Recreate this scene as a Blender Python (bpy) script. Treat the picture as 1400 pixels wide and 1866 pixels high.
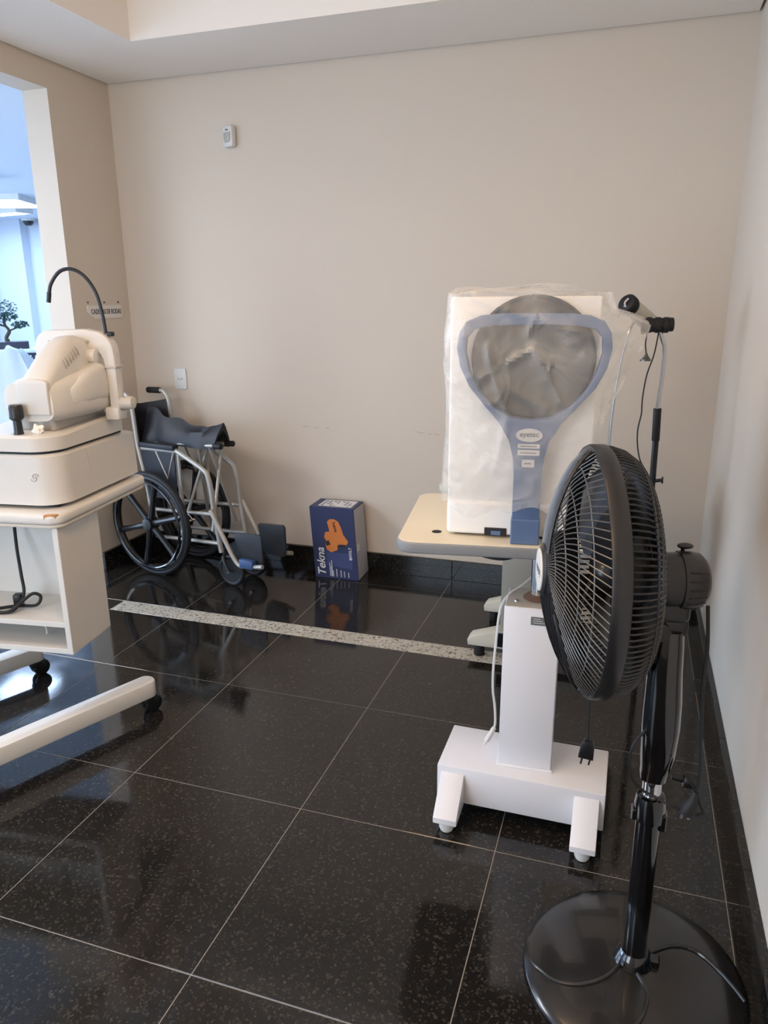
import bpy, bmesh, math, random
from mathutils import Vector, Matrix, noise
random.seed(7)
PI = math.pi
SC = bpy.context.scene
for o in list(bpy.data.objects): bpy.data.objects.remove(o)
COL = SC.collection

# ------------------------------------------------------------------ camera
cam_d = bpy.data.cameras.new('camera'); cam = bpy.data.objects.new('camera', cam_d); COL.objects.link(cam)
cam_d.sensor_fit = 'AUTO'; cam_d.sensor_width = 36.0; cam_d.lens = 1354.17 / 1866 * 36
cam_d.clip_start = .05; cam_d.clip_end = 60
cam.matrix_world = Matrix(((.949886, -.079893, .302216, 2.06014), (.312523, .263785, -.912549, -1.14846),
                           (-.006814, .961267, .275534, 1.50217), (0, 0, 0, 1)))
SC.camera = cam
# ------------------------------------------------------------------ world, exposure
w = bpy.data.worlds.new('sky'); SC.world = w; w.use_nodes = True
w.node_tree.nodes['Background'].inputs[0].default_value = (.62, .78, 1, 1)
w.node_tree.nodes['Background'].inputs[1].default_value = .6
vs = SC.view_settings
vs.view_transform = 'Standard'; vs.look = 'None'; vs.gamma = 1; vs.use_curve_mapping = False
vs.exposure = -0.04
# ------------------------------------------------------------------ daylight at the windows
def area(name, loc, size, power, color, rot):
    d = bpy.data.lights.new(name, 'AREA'); d.shape = 'RECTANGLE'; d.size, d.size_y = size
    d.energy = power; d.color = color
    o = bpy.data.objects.new(name, d); COL.objects.link(o); o.location = loc; o.rotation_euler = rot
    return o
area('daylight_window_hall', (-4.0, -2.9, 1.45), (3.6, 2.2), 100, (.57, .75, 1), (math.radians(90), 0, 0))
area('added_daylight_hall_side', (-7.45, 1.6, 1.35), (5.2, 2.1), 420, (.57, .75, 1), (math.radians(90), 0, math.radians(-90)))  # unseen source, added to throw light through the opening onto the right wall
area('daylight_window_room', (.15, -2.52, 1.35), (1.3, 1.7), 58, (.70, .84, 1), (math.radians(90), 0, 0))

XL, XR, YB, YF, ZC = -.756, 2.449, 2.657, -2.6, 2.625
TX, TY = .6, .6134

# ------------------------------------------------------------------ helpers
def lin(c):
    r = []
    for v in c:
        v = v / 255
        r.append(v / 12.92 if v <= .04045 else ((v + .055) / 1.055) ** 2.4)
    return tuple(r) + (1,)
MATS = {}
def mat(name, rgb, rough=.5, metal=0, var=.05, scale=14, bump=0, bscale=90, coat=0, spec=.5, sub=0, trans=0, emit=None):
    m = bpy.data.materials.new(name); m.use_nodes = True; MATS[name] = m
    nt = m.node_tree; b = nt.nodes['Principled BSDF']; L = nt.links
    tc = nt.nodes.new('ShaderNodeTexCoord')
    n = nt.nodes.new('ShaderNodeTexNoise'); n.inputs['Scale'].default_value = scale; n.inputs['Detail'].default_value = 4
    L.new(tc.outputs['Object'], n.inputs['Vector'])
    mx = nt.nodes.new('ShaderNodeMix'); mx.data_type = 'RGBA'
    c = lin(rgb)
    mx.inputs[6].default_value = tuple(x * (1 - var) for x in c[:3]) + (1,)
    mx.inputs[7].default_value = tuple(min(1, x * (1 + var)) for x in c[:3]) + (1,)
    L.new(n.outputs['Fac'], mx.inputs[0]); L.new(mx.outputs[2], b.inputs['Base Color'])
    b.inputs['Roughness'].default_value = rough; b.inputs['Metallic'].default_value = metal
    b.inputs['Coat Weight'].default_value = coat; b.inputs['Specular IOR Level'].default_value = spec
    if trans: b.inputs['Transmission Weight'].default_value = trans
    if emit:
        b.inputs['Emission Color'].default_value = lin(emit[0]); b.inputs['Emission Strength'].default_value = emit[1]
    if bump:
        n2 = nt.nodes.new('ShaderNodeTexNoise'); n2.inputs['Scale'].default_value = bscale; n2.inputs['Detail'].default_value = 5
        L.new(tc.outputs['Object'], n2.inputs['Vector'])
        bp = nt.nodes.new('ShaderNodeBump'); bp.inputs['Strength'].default_value = bump; bp.inputs['Distance'].default_value = .01
        L.new(n2.outputs['Fac'], bp.inputs['Height']); L.new(bp.outputs[0], b.inputs['Normal'])
    return m

def granite(name, base, fleck, fleck2, rough, cover, sc=95, cover2=.35):
    m = bpy.data.materials.new(name); m.use_nodes = True; MATS[name] = m
    nt = m.node_tree; N = nt.nodes; L = nt.links; b = N['Principled BSDF']
    g = N.new('ShaderNodeNewGeometry'); oi = N.new('ShaderNodeObjectInfo')
    ml = N.new('ShaderNodeVectorMath'); ml.operation = 'MULTIPLY'; ml.inputs[1].default_value = (37, 23, 11)
    L.new(oi.outputs['Random'], ml.inputs[0])
    ad = N.new('ShaderNodeVectorMath'); ad.operation = 'ADD'
    L.new(g.outputs['Position'], ad.inputs[0]); L.new(ml.outputs[0], ad.inputs[1])
    nw = N.new('ShaderNodeTexNoise'); nw.inputs['Scale'].default_value = sc * .7; nw.inputs['Detail'].default_value = 3
    L.new(ad.outputs[0], nw.inputs['Vector'])
    sm = N.new('ShaderNodeVectorMath'); sm.operation = 'SCALE'; sm.inputs['Scale'].default_value = .012
    L.new(nw.outputs['Color'], sm.inputs[0])
    a2 = N.new('ShaderNodeVectorMath'); a2.operation = 'ADD'
    L.new(ad.outputs[0], a2.inputs[0]); L.new(sm.outputs[0], a2.inputs[1])
    v = N.new('ShaderNodeTexVoronoi'); v.inputs['Scale'].default_value = sc; L.new(a2.outputs[0], v.inputs['Vector'])
    sx = N.new('ShaderNodeSeparateColor'); L.new(v.outputs['Color'], sx.inputs[0])
    r1 = N.new('ShaderNodeValToRGB')
    e = r1.color_ramp.elements
    e[0].position = 0; e[0].color = lin(base); e[1].position = cover; e[1].color = lin(base)
    x = r1.color_ramp.elements.new(min(.99, cover + .15)); x.color = lin(fleck)
    x = r1.color_ramp.elements.new(1); x.color = lin(fleck2)
    L.new(sx.outputs[0], r1.inputs[0])
    # fine crystals
    n3 = N.new('ShaderNodeTexNoise'); n3.inputs['Scale'].default_value = sc * 3; n3.inputs['Detail'].default_value = 2
    L.new(ad.outputs[0], n3.inputs['Vector'])
    r2 = N.new('ShaderNodeValToRGB'); r2.color_ramp.elements[0].position = .56; r2.color_ramp.elements[0].color = (0, 0, 0, 1)
    r2.color_ramp.elements[1].position = .72; r2.color_ramp.elements[1].color = (cover2, cover2, cover2, 1)
    L.new(n3.outputs['Fac'], r2.inputs[0])
    mx = N.new('ShaderNodeMix'); mx.data_type = 'RGBA'; mx.inputs[7].default_value = lin(fleck2)
    L.new(r2.outputs[0], mx.inputs[0]); L.new(r1.outputs[0], mx.inputs[6])
    L.new(mx.outputs[2], b.inputs['Base Color'])
    # worn polish
    n4 = N.new('ShaderNodeTexNoise'); n4.inputs['Scale'].default_value = 5; n4.inputs['Detail'].default_value = 6
    L.new(ad.outputs[0], n4.inputs['Vector'])
    mr = N.new('ShaderNodeMapRange'); mr.inputs[1].default_value = .35; mr.inputs[2].default_value = .7
    mr.inputs[3].default_value = rough * .6; mr.inputs[4].default_value = rough * 1.5
    L.new(n4.outputs['Fac'], mr.inputs[0]); L.new(mr.outputs[0], b.inputs['Roughness'])
    bp = N.new('ShaderNodeBump'); bp.inputs['Strength'].default_value = .02; bp.inputs['Distance'].default_value = .002
    L.new(nw.outputs['Fac'], bp.inputs['Height']); L.new(bp.outputs[0], b.inputs['Normal'])
    return m

granite('black_granite', (25, 23, 21), (33, 30, 28), (62, 57, 51), .085, .66, 185, .18)
granite('pale_granite', (188, 181, 166), (206, 200, 186), (78, 70, 62), .2, .5, 130, .9)
mat('wall_paint', (209, 197, 182), .62, var=.02, scale=1.3, bump=.05, bscale=160)
mat('ceiling_paint', (240, 233, 224), .8, var=.02, scale=1.5)
mat('hall_paint', (206, 214, 224), .7, var=.02, scale=1.5)
mat('hall_floor_stone', (170, 172, 176), .15, var=.12, scale=20)
mat('dark_gap', (60, 56, 52), .8)
mat('grout', (150, 144, 136), .7, var=.15, scale=60)
mat('white_plastic', (214, 213, 208), .4, var=.02)
mat('clear_lens', (176, 174, 168), .25)
mat('screw_steel', (120, 118, 114), .35, .9)
mat('socket_dark', (96, 90, 84), .6)
mat('sign_white', (222, 217, 212), .35, var=.02)
mat('sign_ink', (70, 66, 66), .6)
mat('scuff', (128, 118, 108), .7, var=.2, scale=60)
mat('cream_plastic', (207, 203, 196), .42, var=.025, bump=.03, bscale=400)
mat('cream_plastic_dark', (172, 166, 158), .5)
mat('cream_laminate', (212, 208, 201), .38, var=.02)
mat('cream_edge', (196, 190, 180), .4)
mat('chipped_wood', (188, 138, 92), .8, var=.2, scale=60)
mat('black_plastic', (18, 18, 20), .38, var=.1)
mat('black_rubber', (16, 16, 17), .62, var=.15)
mat('black_matt', (24, 24, 28), .6, var=.1)
mat('black_gloss', (8, 8, 10), .12, coat=.6)
mat('fan_plastic', (27, 27, 29), .34, var=.08)
mat('fan_wire', (92, 91, 90), .36, .3)
mat('fan_blade', (38, 38, 40), .22)
mat('base_gloss', (30, 29, 29), .22, var=.08, coat=.25)
mat('chrome', (205, 205, 208), .14, 1)
mat('silver_paint', (176, 172, 164), .45, .55)
mat('vinyl_black', (26, 28, 36), .52, bump=.08, bscale=220)
mat('blue_plastic', (60, 84, 128), .4)
mat('footplate_grey', (42, 45, 50), .5, bump=.06, bscale=300)
mat('carton_navy', (46, 54, 90), .45, var=.08)
mat('carton_side', (186, 185, 191), .55, var=.05)
mat('carton_white', (222, 222, 222), .55, var=.04)
mat('carton_print', (40, 46, 66), .6)
mat('carton_pale', (62, 72, 116), .45)
mat('tool_orange', (206, 122, 58), .5, var=.12, scale=40)
mat('tool_dark', (52, 40, 36), .5)
mat('steel_white', (222, 222, 226), .32, var=.015)
mat('table_grey_edge', (132, 134, 136), .42)
mat('cream_top', (226, 216, 192), .4, var=.015)
mat('name_plate', (122, 126, 124), .4, .4)
mat('rust', (112, 84, 66), .8, var=.3, scale=80)
mat('white_cable', (206, 204, 200), .5)
mat('housing_white', (240, 239, 236), .3, var=.012)
mat('frame_blue', (90, 112, 148), .34, var=.03)
mat('bowl_dark', (46, 44, 42), .6, var=.1)
mat('label_pale', (206, 206, 206), .5, var=.05)
mat('label_ink', (110, 112, 118), .6)
mat('rear_cream', (198, 192, 176), .5)
mat('rear_panel', (150, 147, 138), .5)
mat('tissue', (240, 236, 226), .9)
mat('leaf', (58, 92, 84), .6, var=.4, scale=30)
mat('bark', (74, 62, 54), .8, var=.2, scale=40)
mat('pot_black', (46, 46, 62), .5)
mat('cloth_white', (226, 236, 236), .85, var=.04, scale=8)
mat('led_warm', (255, 236, 206), .5, emit=((255, 210, 158), 15))
mat('led_strip', (255, 236, 206), .5, emit=((255, 228, 200), 10))
mat('led_cool', (240, 248, 255), .5, emit=((190, 216, 255), 30))
mat('fill_neutral', (244, 248, 255), .5, emit=((246, 246, 250), 24))
mat('glass_pane', (235, 242, 245), .02, trans=1)

def film():
    m = bpy.data.materials.new('plastic_film'); m.use_nodes = True; MATS['plastic_film'] = m
    nt = m.node_tree; N = nt.nodes; L = nt.links
    out = N['Material Output']; b = N['Principled BSDF']
    b.inputs['Base Color'].default_value = (.86, .84, .80, 1); b.inputs['Roughness'].default_value = .2
    tr = N.new('ShaderNodeBsdfTransparent'); tr.inputs[0].default_value = (.97, .965, .955, 1)
    tc = N.new('ShaderNodeTexCoord')
    n = N.new('ShaderNodeTexNoise'); n.inputs['Scale'].default_value = 7; n.inputs['Detail'].default_value = 5; n.inputs['Distortion'].default_value = .8
    L.new(tc.outputs['Object'], n.inputs['Vector'])
    mr = N.new('ShaderNodeMapRange'); mr.inputs[1].default_value = .4; mr.inputs[2].default_value = .72
    mr.inputs[3].default_value = .16; mr.inputs[4].default_value = .36
    L.new(n.outputs['Fac'], mr.inputs[0])
    lw = N.new('ShaderNodeLayerWeight'); lw.inputs['Blend'].default_value = .22
    sm_ = N.new('ShaderNodeMath'); sm_.operation = 'MULTIPLY_ADD'; sm_.inputs[1].default_value = .22; sm_.use_clamp = True
    L.new(lw.outputs['Facing'], sm_.inputs[0]); L.new(mr.outputs[0], sm_.inputs[2])
    n2 = N.new('ShaderNodeTexNoise'); n2.inputs['Scale'].default_value = 11; n2.inputs['Detail'].default_value = 3; n2.inputs['Distortion'].default_value = 2.2; n2.noise_type = 'RIDGED_MULTIFRACTAL'
    L.new(tc.outputs['Object'], n2.inputs['Vector'])
    bp = N.new('ShaderNodeBump'); bp.inputs['Strength'].default_value = .35; bp.inputs['Distance'].default_value = .02
    L.new(n2.outputs['Fac'], bp.inputs['Height']); L.new(bp.outputs[0], b.inputs['Normal'])
    mx = N.new('ShaderNodeMixShader'); L.new(sm_.outputs[0], mx.inputs[0]); L.new(tr.outputs[0], mx.inputs[1]); L.new(b.outputs[0], mx.inputs[2])
    L.new(mx.outputs[0], out.inputs['Surface'])
film()

I4 = Matrix.Identity(4)
def T(x=0, y=0, z=0, rz=0, rx=0, ry=0):
    return Matrix.Translation((x, y, z)) @ Matrix.Rotation(rz, 4, 'Z') @ Matrix.Rotation(ry, 4, 'Y') @ Matrix.Rotation(rx, 4, 'X')
def merge(bm, t, M=None):
    if M is not None: bmesh.ops.transform(t, matrix=M, verts=t.verts)
    me = bpy.data.meshes.new('tmp'); t.to_mesh(me); t.free(); bm.from_mesh(me); bpy.data.meshes.remove(me)
    return bm
def new(): return bmesh.new()
def bev(t, r, seg, edges=None):
    if r > 0: bmesh.ops.bevel(t, geom=list(edges if edges is not None else t.edges), offset=r, segments=seg, profile=.5, affect='EDGES', clamp_overlap=True)
def box(bm, c, s, r=0, seg=2, M=None, rz=0):
    t = bmesh.new(); bmesh.ops.create_cube(t, size=1)
    bmesh.ops.scale(t, vec=s, verts=t.verts); bev(t, r, seg)
    m = Matrix.Translation(c) @ Matrix.Rotation(rz, 4, 'Z')
    return merge(bm, t, (M @ m) if M is not None else m)
def bb(bm, x0, x1, y0, y1, z0, z1, r=0, seg=2, M=None):
    return box(bm, ((x0 + x1) / 2, (y0 + y1) / 2, (z0 + z1) / 2), (x1 - x0, y1 - y0, z1 - z0), r, seg, M)
def prism(bm, poly, z0, z1, r=0, seg=2, M=None):
    t = bmesh.new(); vs_ = [t.verts.new((x, y, z0)) for x, y in poly]; f = t.faces.new(vs_)
    g = bmesh.ops.extrude_face_region(t, geom=[f]); up = [v for v in g['geom'] if isinstance(v, bmesh.types.BMVert)]
    bmesh.ops.translate(t, vec=(0, 0, z1 - z0), verts=up)
    bmesh.ops.recalc_face_normals(t, faces=t.faces)
    if r:
        e = [e for e in t.edges if abs(e.verts[0].co.z - e.verts[1].co.z) < 1e-6]
        bev(t, r, seg, e)
    return merge(bm, t, M)
def plate_hole(bm, outer, inner, z0, z1, M=None):
    t = bmesh.new()
    for lp in (outer, inner):
        v = [t.verts.new((x, y, z0)) for x, y in lp]
        for i in range(len(v)): t.edges.new((v[i], v[(i + 1) % len(v)]))
    g = bmesh.ops.triangle_fill(t, edges=list(t.edges), use_beauty=True)
    fs = [f for f in g['geom'] if isinstance(f, bmesh.types.BMFace)]
    g = bmesh.ops.extrude_face_region(t, geom=fs); up = [v for v in g['geom'] if isinstance(v, bmesh.types.BMVert)]
    bmesh.ops.translate(t, vec=(0, 0, z1 - z0), verts=up)
    bmesh.ops.recalc_face_normals(t, faces=t.faces)
    return merge(bm, t, M)
def lathe(bm, prof, n=32, M=None):
    t = bmesh.new(); rings = []
    for r, z in prof:
        if r < 1e-6: rings.append([t.verts.new((0, 0, z))])
        else: rings.append([t.verts.new((r * math.cos(2 * PI * k / n), r * math.sin(2 * PI * k / n), z)) for k in range(n)])
    for a, b in zip(rings[:-1], rings[1:]):
        for k in range(n):
            k2 = (k + 1) % n
            if len(a) == 1 and len(b) == 1: continue
            if len(a) == 1: t.faces.new((a[0], b[k], b[k2]))
            elif len(b) == 1: t.faces.new((a[k], a[k2], b[0]))
            else: t.faces.new((a[k], a[k2], b[k2], b[k]))
    bmesh.ops.recalc_face_normals(t, faces=t.faces)
    return merge(bm, t, M)
def cyl(bm, p0, p1, r0, r1=None, n=18, rr=0):
    r1 = r0 if r1 is None else r1
    p0, p1 = Vector(p0), Vector(p1); d = p1 - p0; h = d.length
    M = Matrix.Translation(p0) @ d.to_track_quat('Z', 'Y').to_matrix().to_4x4()
    if rr: pr = [(0, 0), (r0 - rr, 0), (r0 - rr * .3, rr * .3), (r0, rr), (r1, h - rr), (r1 - rr * .3, h - rr * .3), (r1 - rr, h), (0, h)]
    else: pr = [(0, 0), (r0, 0), (r1, h), (0, h)]
    return lathe(bm, pr, n, M)
def smooth_path(pts, sub=6, closed=False):
    P = [Vector(p) for p in pts]; out = []; n = len(P)
    rng = range(n) if closed else range(n - 1)
    for i in rng:
        if closed: a, b, c, d = P[i - 1], P[i], P[(i + 1) % n], P[(i + 2) % n]
        else: a, b, c, d = P[max(i - 1, 0)], P[i], P[i + 1], P[min(i + 2, n - 1)]
        for k in range(sub):
            t = k / sub
            out.append(.5 * ((2 * b) + (c - a) * t + (2 * a - 5 * b + 4 * c - d) * t * t + (3 * b - a - 3 * c + d) * t ** 3))
    if not closed: out.append(P[-1])
    return out
def tube(bm, pts, r, n=8, closed=False, M=None):
    P = [Vector(p) for p in pts]; t = bmesh.new(); m = len(P)
    R = r if isinstance(r, (list, tuple)) else [r] * m
    rings = []; prev = None
    for i in range(m):
        if closed: d = P[(i + 1) % m] - P[i - 1]
        else: d = P[min(i + 1, m - 1)] - P[max(i - 1, 0)]
        d.normalize()
        if prev is None:
            a = Vector((0, 0, 1)) if abs(d.z) < .9 else Vector((1, 0, 0)); x = d.cross(a).normalized()
        else:
            x = (prev - d * prev.dot(d)).normalized()
        prev = x; y = d.cross(x)
        rings.append([t.verts.new(P[i] + (x * math.cos(2 * PI * k / n) + y * math.sin(2 * PI * k / n)) * R[i]) for k in range(n)])
    for i in range(m if closed else m - 1):
        A, B_ = rings[i], rings[(i + 1) % m]
        for k in range(n): t.faces.new((A[k], A[(k + 1) % n], B_[(k + 1) % n], B_[k]))
    if not closed: t.faces.new(rings[0]); t.faces.new(rings[-1])
    bmesh.ops.recalc_face_normals(t, faces=t.faces)
    return merge(bm, t, M)
def loft(bm, rings, M=None, cap=True):
    t = bmesh.new(); R = [[t.verts.new(p) for p in r] for r in rings]; n = len(R[0])
    for a, b in zip(R[:-1], R[1:]):
        for k in range(n): t.faces.new((a[k], a[(k + 1) % n], b[(k + 1) % n], b[k]))
    if cap: t.faces.new(R[0]); t.faces.new(R[-1])
    bmesh.ops.recalc_face_normals(t, faces=t.faces)
    return merge(bm, t, M)
def ball(bm, c, s, n=16, M=None):
    t = bmesh.new(); bmesh.ops.create_uvsphere(t, u_segments=n, v_segments=max(6, n // 2), radius=1)
    bmesh.ops.scale(t, vec=s if hasattr(s, '__len__') else (s, s, s), verts=t.verts)
    bmesh.ops.translate(t, vec=c, verts=t.verts)
    return merge(bm, t, M)
def rrect(x0, x1, y0, y1, r, n=5):
    out = []
    for cx, cy, a in ((x1 - r, y1 - r, 0), (x0 + r, y1 - r, 90), (x0 + r, y0 + r, 180), (x1 - r, y0 + r, 270)):
        for k in range(n + 1):
            th = math.radians(a + 90 * k / n); out.append((cx + r * math.cos(th), cy + r * math.sin(th)))
    return out
def obj(name, bm, m, parent=None, sharp=35, label=None):
    me = bpy.data.meshes.new(name); bm.to_mesh(me); bm.free()
    me.materials.append(MATS[m] if isinstance(m, str) else m)
    if sharp:
        me.shade_smooth(); me.set_sharp_from_angle(angle=math.radians(sharp))
    o = bpy.data.objects.new(name, me); COL.objects.link(o)
    if parent is not None: o.parent = parent
    if label: o['label'] = label
    return o
def tag(o, label, cat, group=None, kind=None):
    o['label'] = label; o['category'] = cat
    if group: o['group'] = group
    if kind: o['kind'] = kind
    return o
def thing(name, label, cat, loc=(0, 0, 0), rz=0, group=None):
    o = bpy.data.objects.new(name, None); COL.objects.link(o); o.location = loc; o.rotation_euler = (0, 0, rz)
    o.empty_display_size = .1
    return tag(o, label, cat, group)
def struct(name, bm, m, parent=None, sharp=0):
    o = obj(name, bm, m, parent, sharp)
    if parent is None: o['kind'] = 'structure'
    return o
def text(name, body, size, M, m, parent, ext=.0004, sx=1, bold=0, shear=0):
    cu = bpy.data.curves.new(name, 'FONT'); cu.body = body; cu.size = size; cu.extrude = ext; cu.align_x = 'CENTER'; cu.align_y = 'CENTER'
    cu.offset = bold; cu.shear = shear
    tmp = bpy.data.objects.new(name + '_tmp', cu); COL.objects.link(tmp)
    bpy.context.view_layer.update()
    me = bpy.data.meshes.new_from_object(tmp.evaluated_get(bpy.context.evaluated_depsgraph_get()))
    bpy.data.objects.remove(tmp)
    me.transform(M @ Matrix.Diagonal((sx, 1, 1, 1)))
    me.materials.clear(); me.materials.append(MATS[m])
    o = bpy.data.objects.new(name, me); COL.objects.link(o); o.parent = parent
    return o
FRONT = Matrix.Rotation(PI / 2, 4, 'X')        # text plane upright, reading from -Y

# ================================================================== SETTING
fl = struct('floor', bb(new(), XL - .02, XR + .1, YF, YB + .1, -.06, -.0012), 'grout')
def tile(x0, x1, y0, y1, name='tile', m='black_granite', cache={}):
    g = .0026
    k = (round(x1 - x0, 3), round(y1 - y0, 3), m)
    if k not in cache:
        bm = new(); t = bmesh.new(); bmesh.ops.create_cube(t, size=1)
        bmesh.ops.scale(t, vec=(x1 - x0 - g, y1 - y0 - g, .012), verts=t.verts)
        bev(t, .0008, 1, [e for e in t.edges if e.verts[0].co.z > 0 and e.verts[1].co.z > 0])
        merge(bm, t); o = obj(name, bm, m, fl, 0); cache[k] = o.data
    else:
        o = bpy.data.objects.new(name, cache[k]); COL.objects.link(o); o.parent = fl
    o.location = ((x0 + x1) / 2, (y0 + y1) / 2, -.006)
xs = [XL] + [i * TX for i in range(-1, 5)] + [XR]
ys = [YF] + [j * TY for j in range(-4, 4)] + [2.44, YB]
S0, S1, SX = 1.725, 3 * TY, -.36
for a, b in zip(xs[:-1], xs[1:]):
    for c, d in zip(ys[:-1], ys[1:]):
        if b - a < .005 or d - c < .005: continue
        if abs(d - S1) < 1e-6:
            if b <= SX: tile(a, b, c, d)
            elif a < SX: tile(a, SX, c, d); tile(SX, b, c, S0)
            else: tile(a, b, c, S0)
        else: tile(a, b, c, d)
for a, b in ((SX, .16), (.16, 1.12), (1.12, 1.8)): tile(a, b, S0, S1, 'granite_strip', 'pale_granite')
tile(1.8, XR, S0, S1)

WT = .15
wb = struct('wall_back', bb(new(), XL - WT, XR + WT, YB, YB + WT, -.05, 2.9), 'wall_paint')
wr = struct('wall_right', bb(new(), XR, XR + WT, YF - WT, YB, -.05, 2.9), 'wall_paint')
DY0, DY1, DZ = -1.9, 2.181, 2.50
bm = new()
bb(bm, XL - WT, XL, DY1, YB, -.05, 2.9); bb(bm, XL - WT, XL, YF - WT, DY0, -.05, 2.9); bb(bm, XL - WT, XL, DY0, DY1, DZ, 2.9)
wl = struct('wall_left', bm, 'wall_paint')
bm = new()
bb(bm, XL, -.55, YF - WT, YF, -.05, 2.9); bb(bm, .85, XR, YF - WT, YF, -.05, 2.9)
bb(bm, -.55, .85, YF - WT, YF, -.05, .45); bb(bm, -.55, .85, YF - WT, YF, 2.25, 2.9)
struct('wall_front', bm, 'wall_paint')
bm = new(); plate_hole(bm, rrect(-.55, .85, .45, 2.25, .001, 1), rrect(-.49, .79, .51, 2.19, .001, 1), 0, .06, M=T(0, YF - .04, 0) @ FRONT)
win = struct('window_1', bm, 'white_plastic')
obj('pane', bb(new(), -.49, .79, YF - .085, YF - .08, .51, 2.19), 'glass_pane', win, 0)
# ceiling with recessed light tray and shadow gap
TX0, TX1, TY0, TY1, TZ = -.205, 1.95, -1.9, 2.106, 2.80
gap = .012
bm = new()
bb(bm, XL + gap, XR - gap, TY1, YB - gap, ZC, TZ); bb(bm, XL + gap, XR - gap, YF, TY0, ZC, TZ)
bb(bm, XL + gap, TX0, TY0, TY1, ZC, TZ); bb(bm, TX1, XR - gap, TY0, TY1, ZC, TZ)
ce = struct('ceiling', bm, 'ceiling_paint')
struct('ceiling_tray', bb(new(), XL, XR, YF, YB, TZ, TZ + .1), 'ceiling_paint')
# baseboards, one slab to a joint
HB, TB = .11, .02
def slabs(name, edges, axis, wallpos, side):
    root = None
    for a, b in zip(edges[:-1], edges[1:]):
        g = .001
        bm = new()
        if axis == 'x': bb(bm, a + g, b - g, wallpos - TB, wallpos, 0, HB, .0015, 1)
        elif side < 0: bb(bm, wallpos - TB, wallpos, a + g, b - g, 0, HB, .0015, 1)
        else: bb(bm, wallpos, wallpos + TB, a + g, b - g, 0, HB, .0015, 1)
        if root is None: root = struct(name, bm, 'black_granite')
        else: obj('slab', bm, 'black_granite', root, 0)
slabs('baseboard_back', [XL + TB, 0, .6, 1.2, 1.8, XR - TB], 'x', YB, -1)
slabs('baseboard_right', [YF] + [j * TY for j in range(-4, 4)] + [2.44, YB], 'y', XR, -1)
slabs('baseboard_left', [DY1, 2.44, YB], 'y', XL, 1)
slabs('baseboard_left_near', [YF, DY0], 'y', XL, 1)
# scuffs rubbed into the back wall
for x, z, ln, a in ((.34, .815, .05, 0), (.40, .812, .03, .05), (.47, .812, .03, -.1), (1.005, .812, .06, -.12), (1.06, .807, .03, 0),
                    (1.10, .806, .04, 0), (1.17, .806, .035, .05), (1.25, .803, .05, -.05)):
    bm = new()
    pts = [(x - ln / 2 + ln * k / 5, z + a * ln * (k / 5 - .5) + random.uniform(-.0015, .0015)) for k in range(6)]
    t = [(p[0], p[1] + .0018 * math.sin(PI * (i + .3) / 5.6)) for i, p in enumerate(pts)]
    prism(bm, pts + t[::-1], 0, .0004, M=T(0, YB, 0) @ FRONT); obj('scuff_mark', bm, 'scuff', wb, 0)

# ------------------------------------------------------------------ hall beyond the opening
HX, HY, HF, HZ = -7.6, 8.0, -3.05, 2.62
struct('floor_hall', bb(new(), HX, XL - .02, HF, HY, -.06, -.001), 'hall_floor_stone')
struct('ceiling_hall', bb(new(), HX, XL - WT, HF, HY, HZ, HZ + .1), 'hall_paint')
struct('wall_hall_far', bb(new(), HX, XL, HY, HY + .1, 0, 2.9), 'hall_paint')
bm = new(); bb(bm, HX - .1, HX, HF, -1.0, 0, 2.9); bb(bm, HX - .1, HX, 4.2, HY, 0, 2.9); bb(bm, HX - .1, HX, -1.0, 4.2, 0, .3); bb(bm, HX - .1, HX, -1.0, 4.2, 2.4, 2.9)
struct('wall_hall_left', bm, 'hall_paint')
bm = new()
for y in (-1.0, .27, 1.57, 2.87, 4.15): bb(bm, HX - .08, HX - .02, y, y + .05, .3, 2.4)
bb(bm, HX - .08, HX - .02, -1.0, 4.2, .3, .35); bb(bm, HX - .08, HX - .02, -1.0, 4.2, 2.35, 2.4)
w3 = struct('added_window_hall', bm, 'white_plastic')  # unseen window, added to go with the light for the right wall
obj('pane', bb(new(), HX - .055, HX - .05, -.98, 4.18, .33, 2.38), 'glass_pane', w3, 0)
struct('wall_hall_side', bb(new(), XL - WT, XL - WT + .1, YB + WT, HY, 0, 2.9), 'hall_paint')
bm = new(); bb(bm, HX, -5.9, HF - .1, HF, 0, 2.9); bb(bm, -2.1, XL - WT, HF - .1, HF, 0, 2.9)
bb(bm, -5.9, -2.1, HF - .1, HF, 0, .25); bb(bm, -5.9, -2.1, HF - .1, HF, 2.6, 2.9)
struct('wall_hall_front', bm, 'hall_paint')
bm = new()
for x in (-5.9, -4.65, -3.4, -2.15): bb(bm, x, x + .05, HF - .08, HF - .02, .25, 2.6)
bb(bm, -5.9, -2.1, HF - .08, HF - .02, .25, .3); bb(bm, -5.9, -2.1, HF - .08, HF - .02, 2.55, 2.6)
w2 = struct('window_2', bm, 'white_plastic')
obj('pane', bb(new(), -5.88, -2.12, HF - .055, HF - .05, .28, 2.58), 'glass_pane', w2, 0)
for i, (x, wd, dp) in enumerate(((-6.55, .5, .14), (-5.6, .22, .10), (-4.4, .4, .12), (-7.2, .3, .1))):
    struct('trim_%d' % (i + 1), bb(new(), x - wd / 2, x + wd / 2, HY - dp, HY, 0, HZ), 'hall_paint')
lab = ('cool white ceiling light box nearest the opening in the next room', 'wide cool white ceiling panel in the middle of the next room',
       'long cool white ceiling light strip near the far wall of next room')
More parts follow.
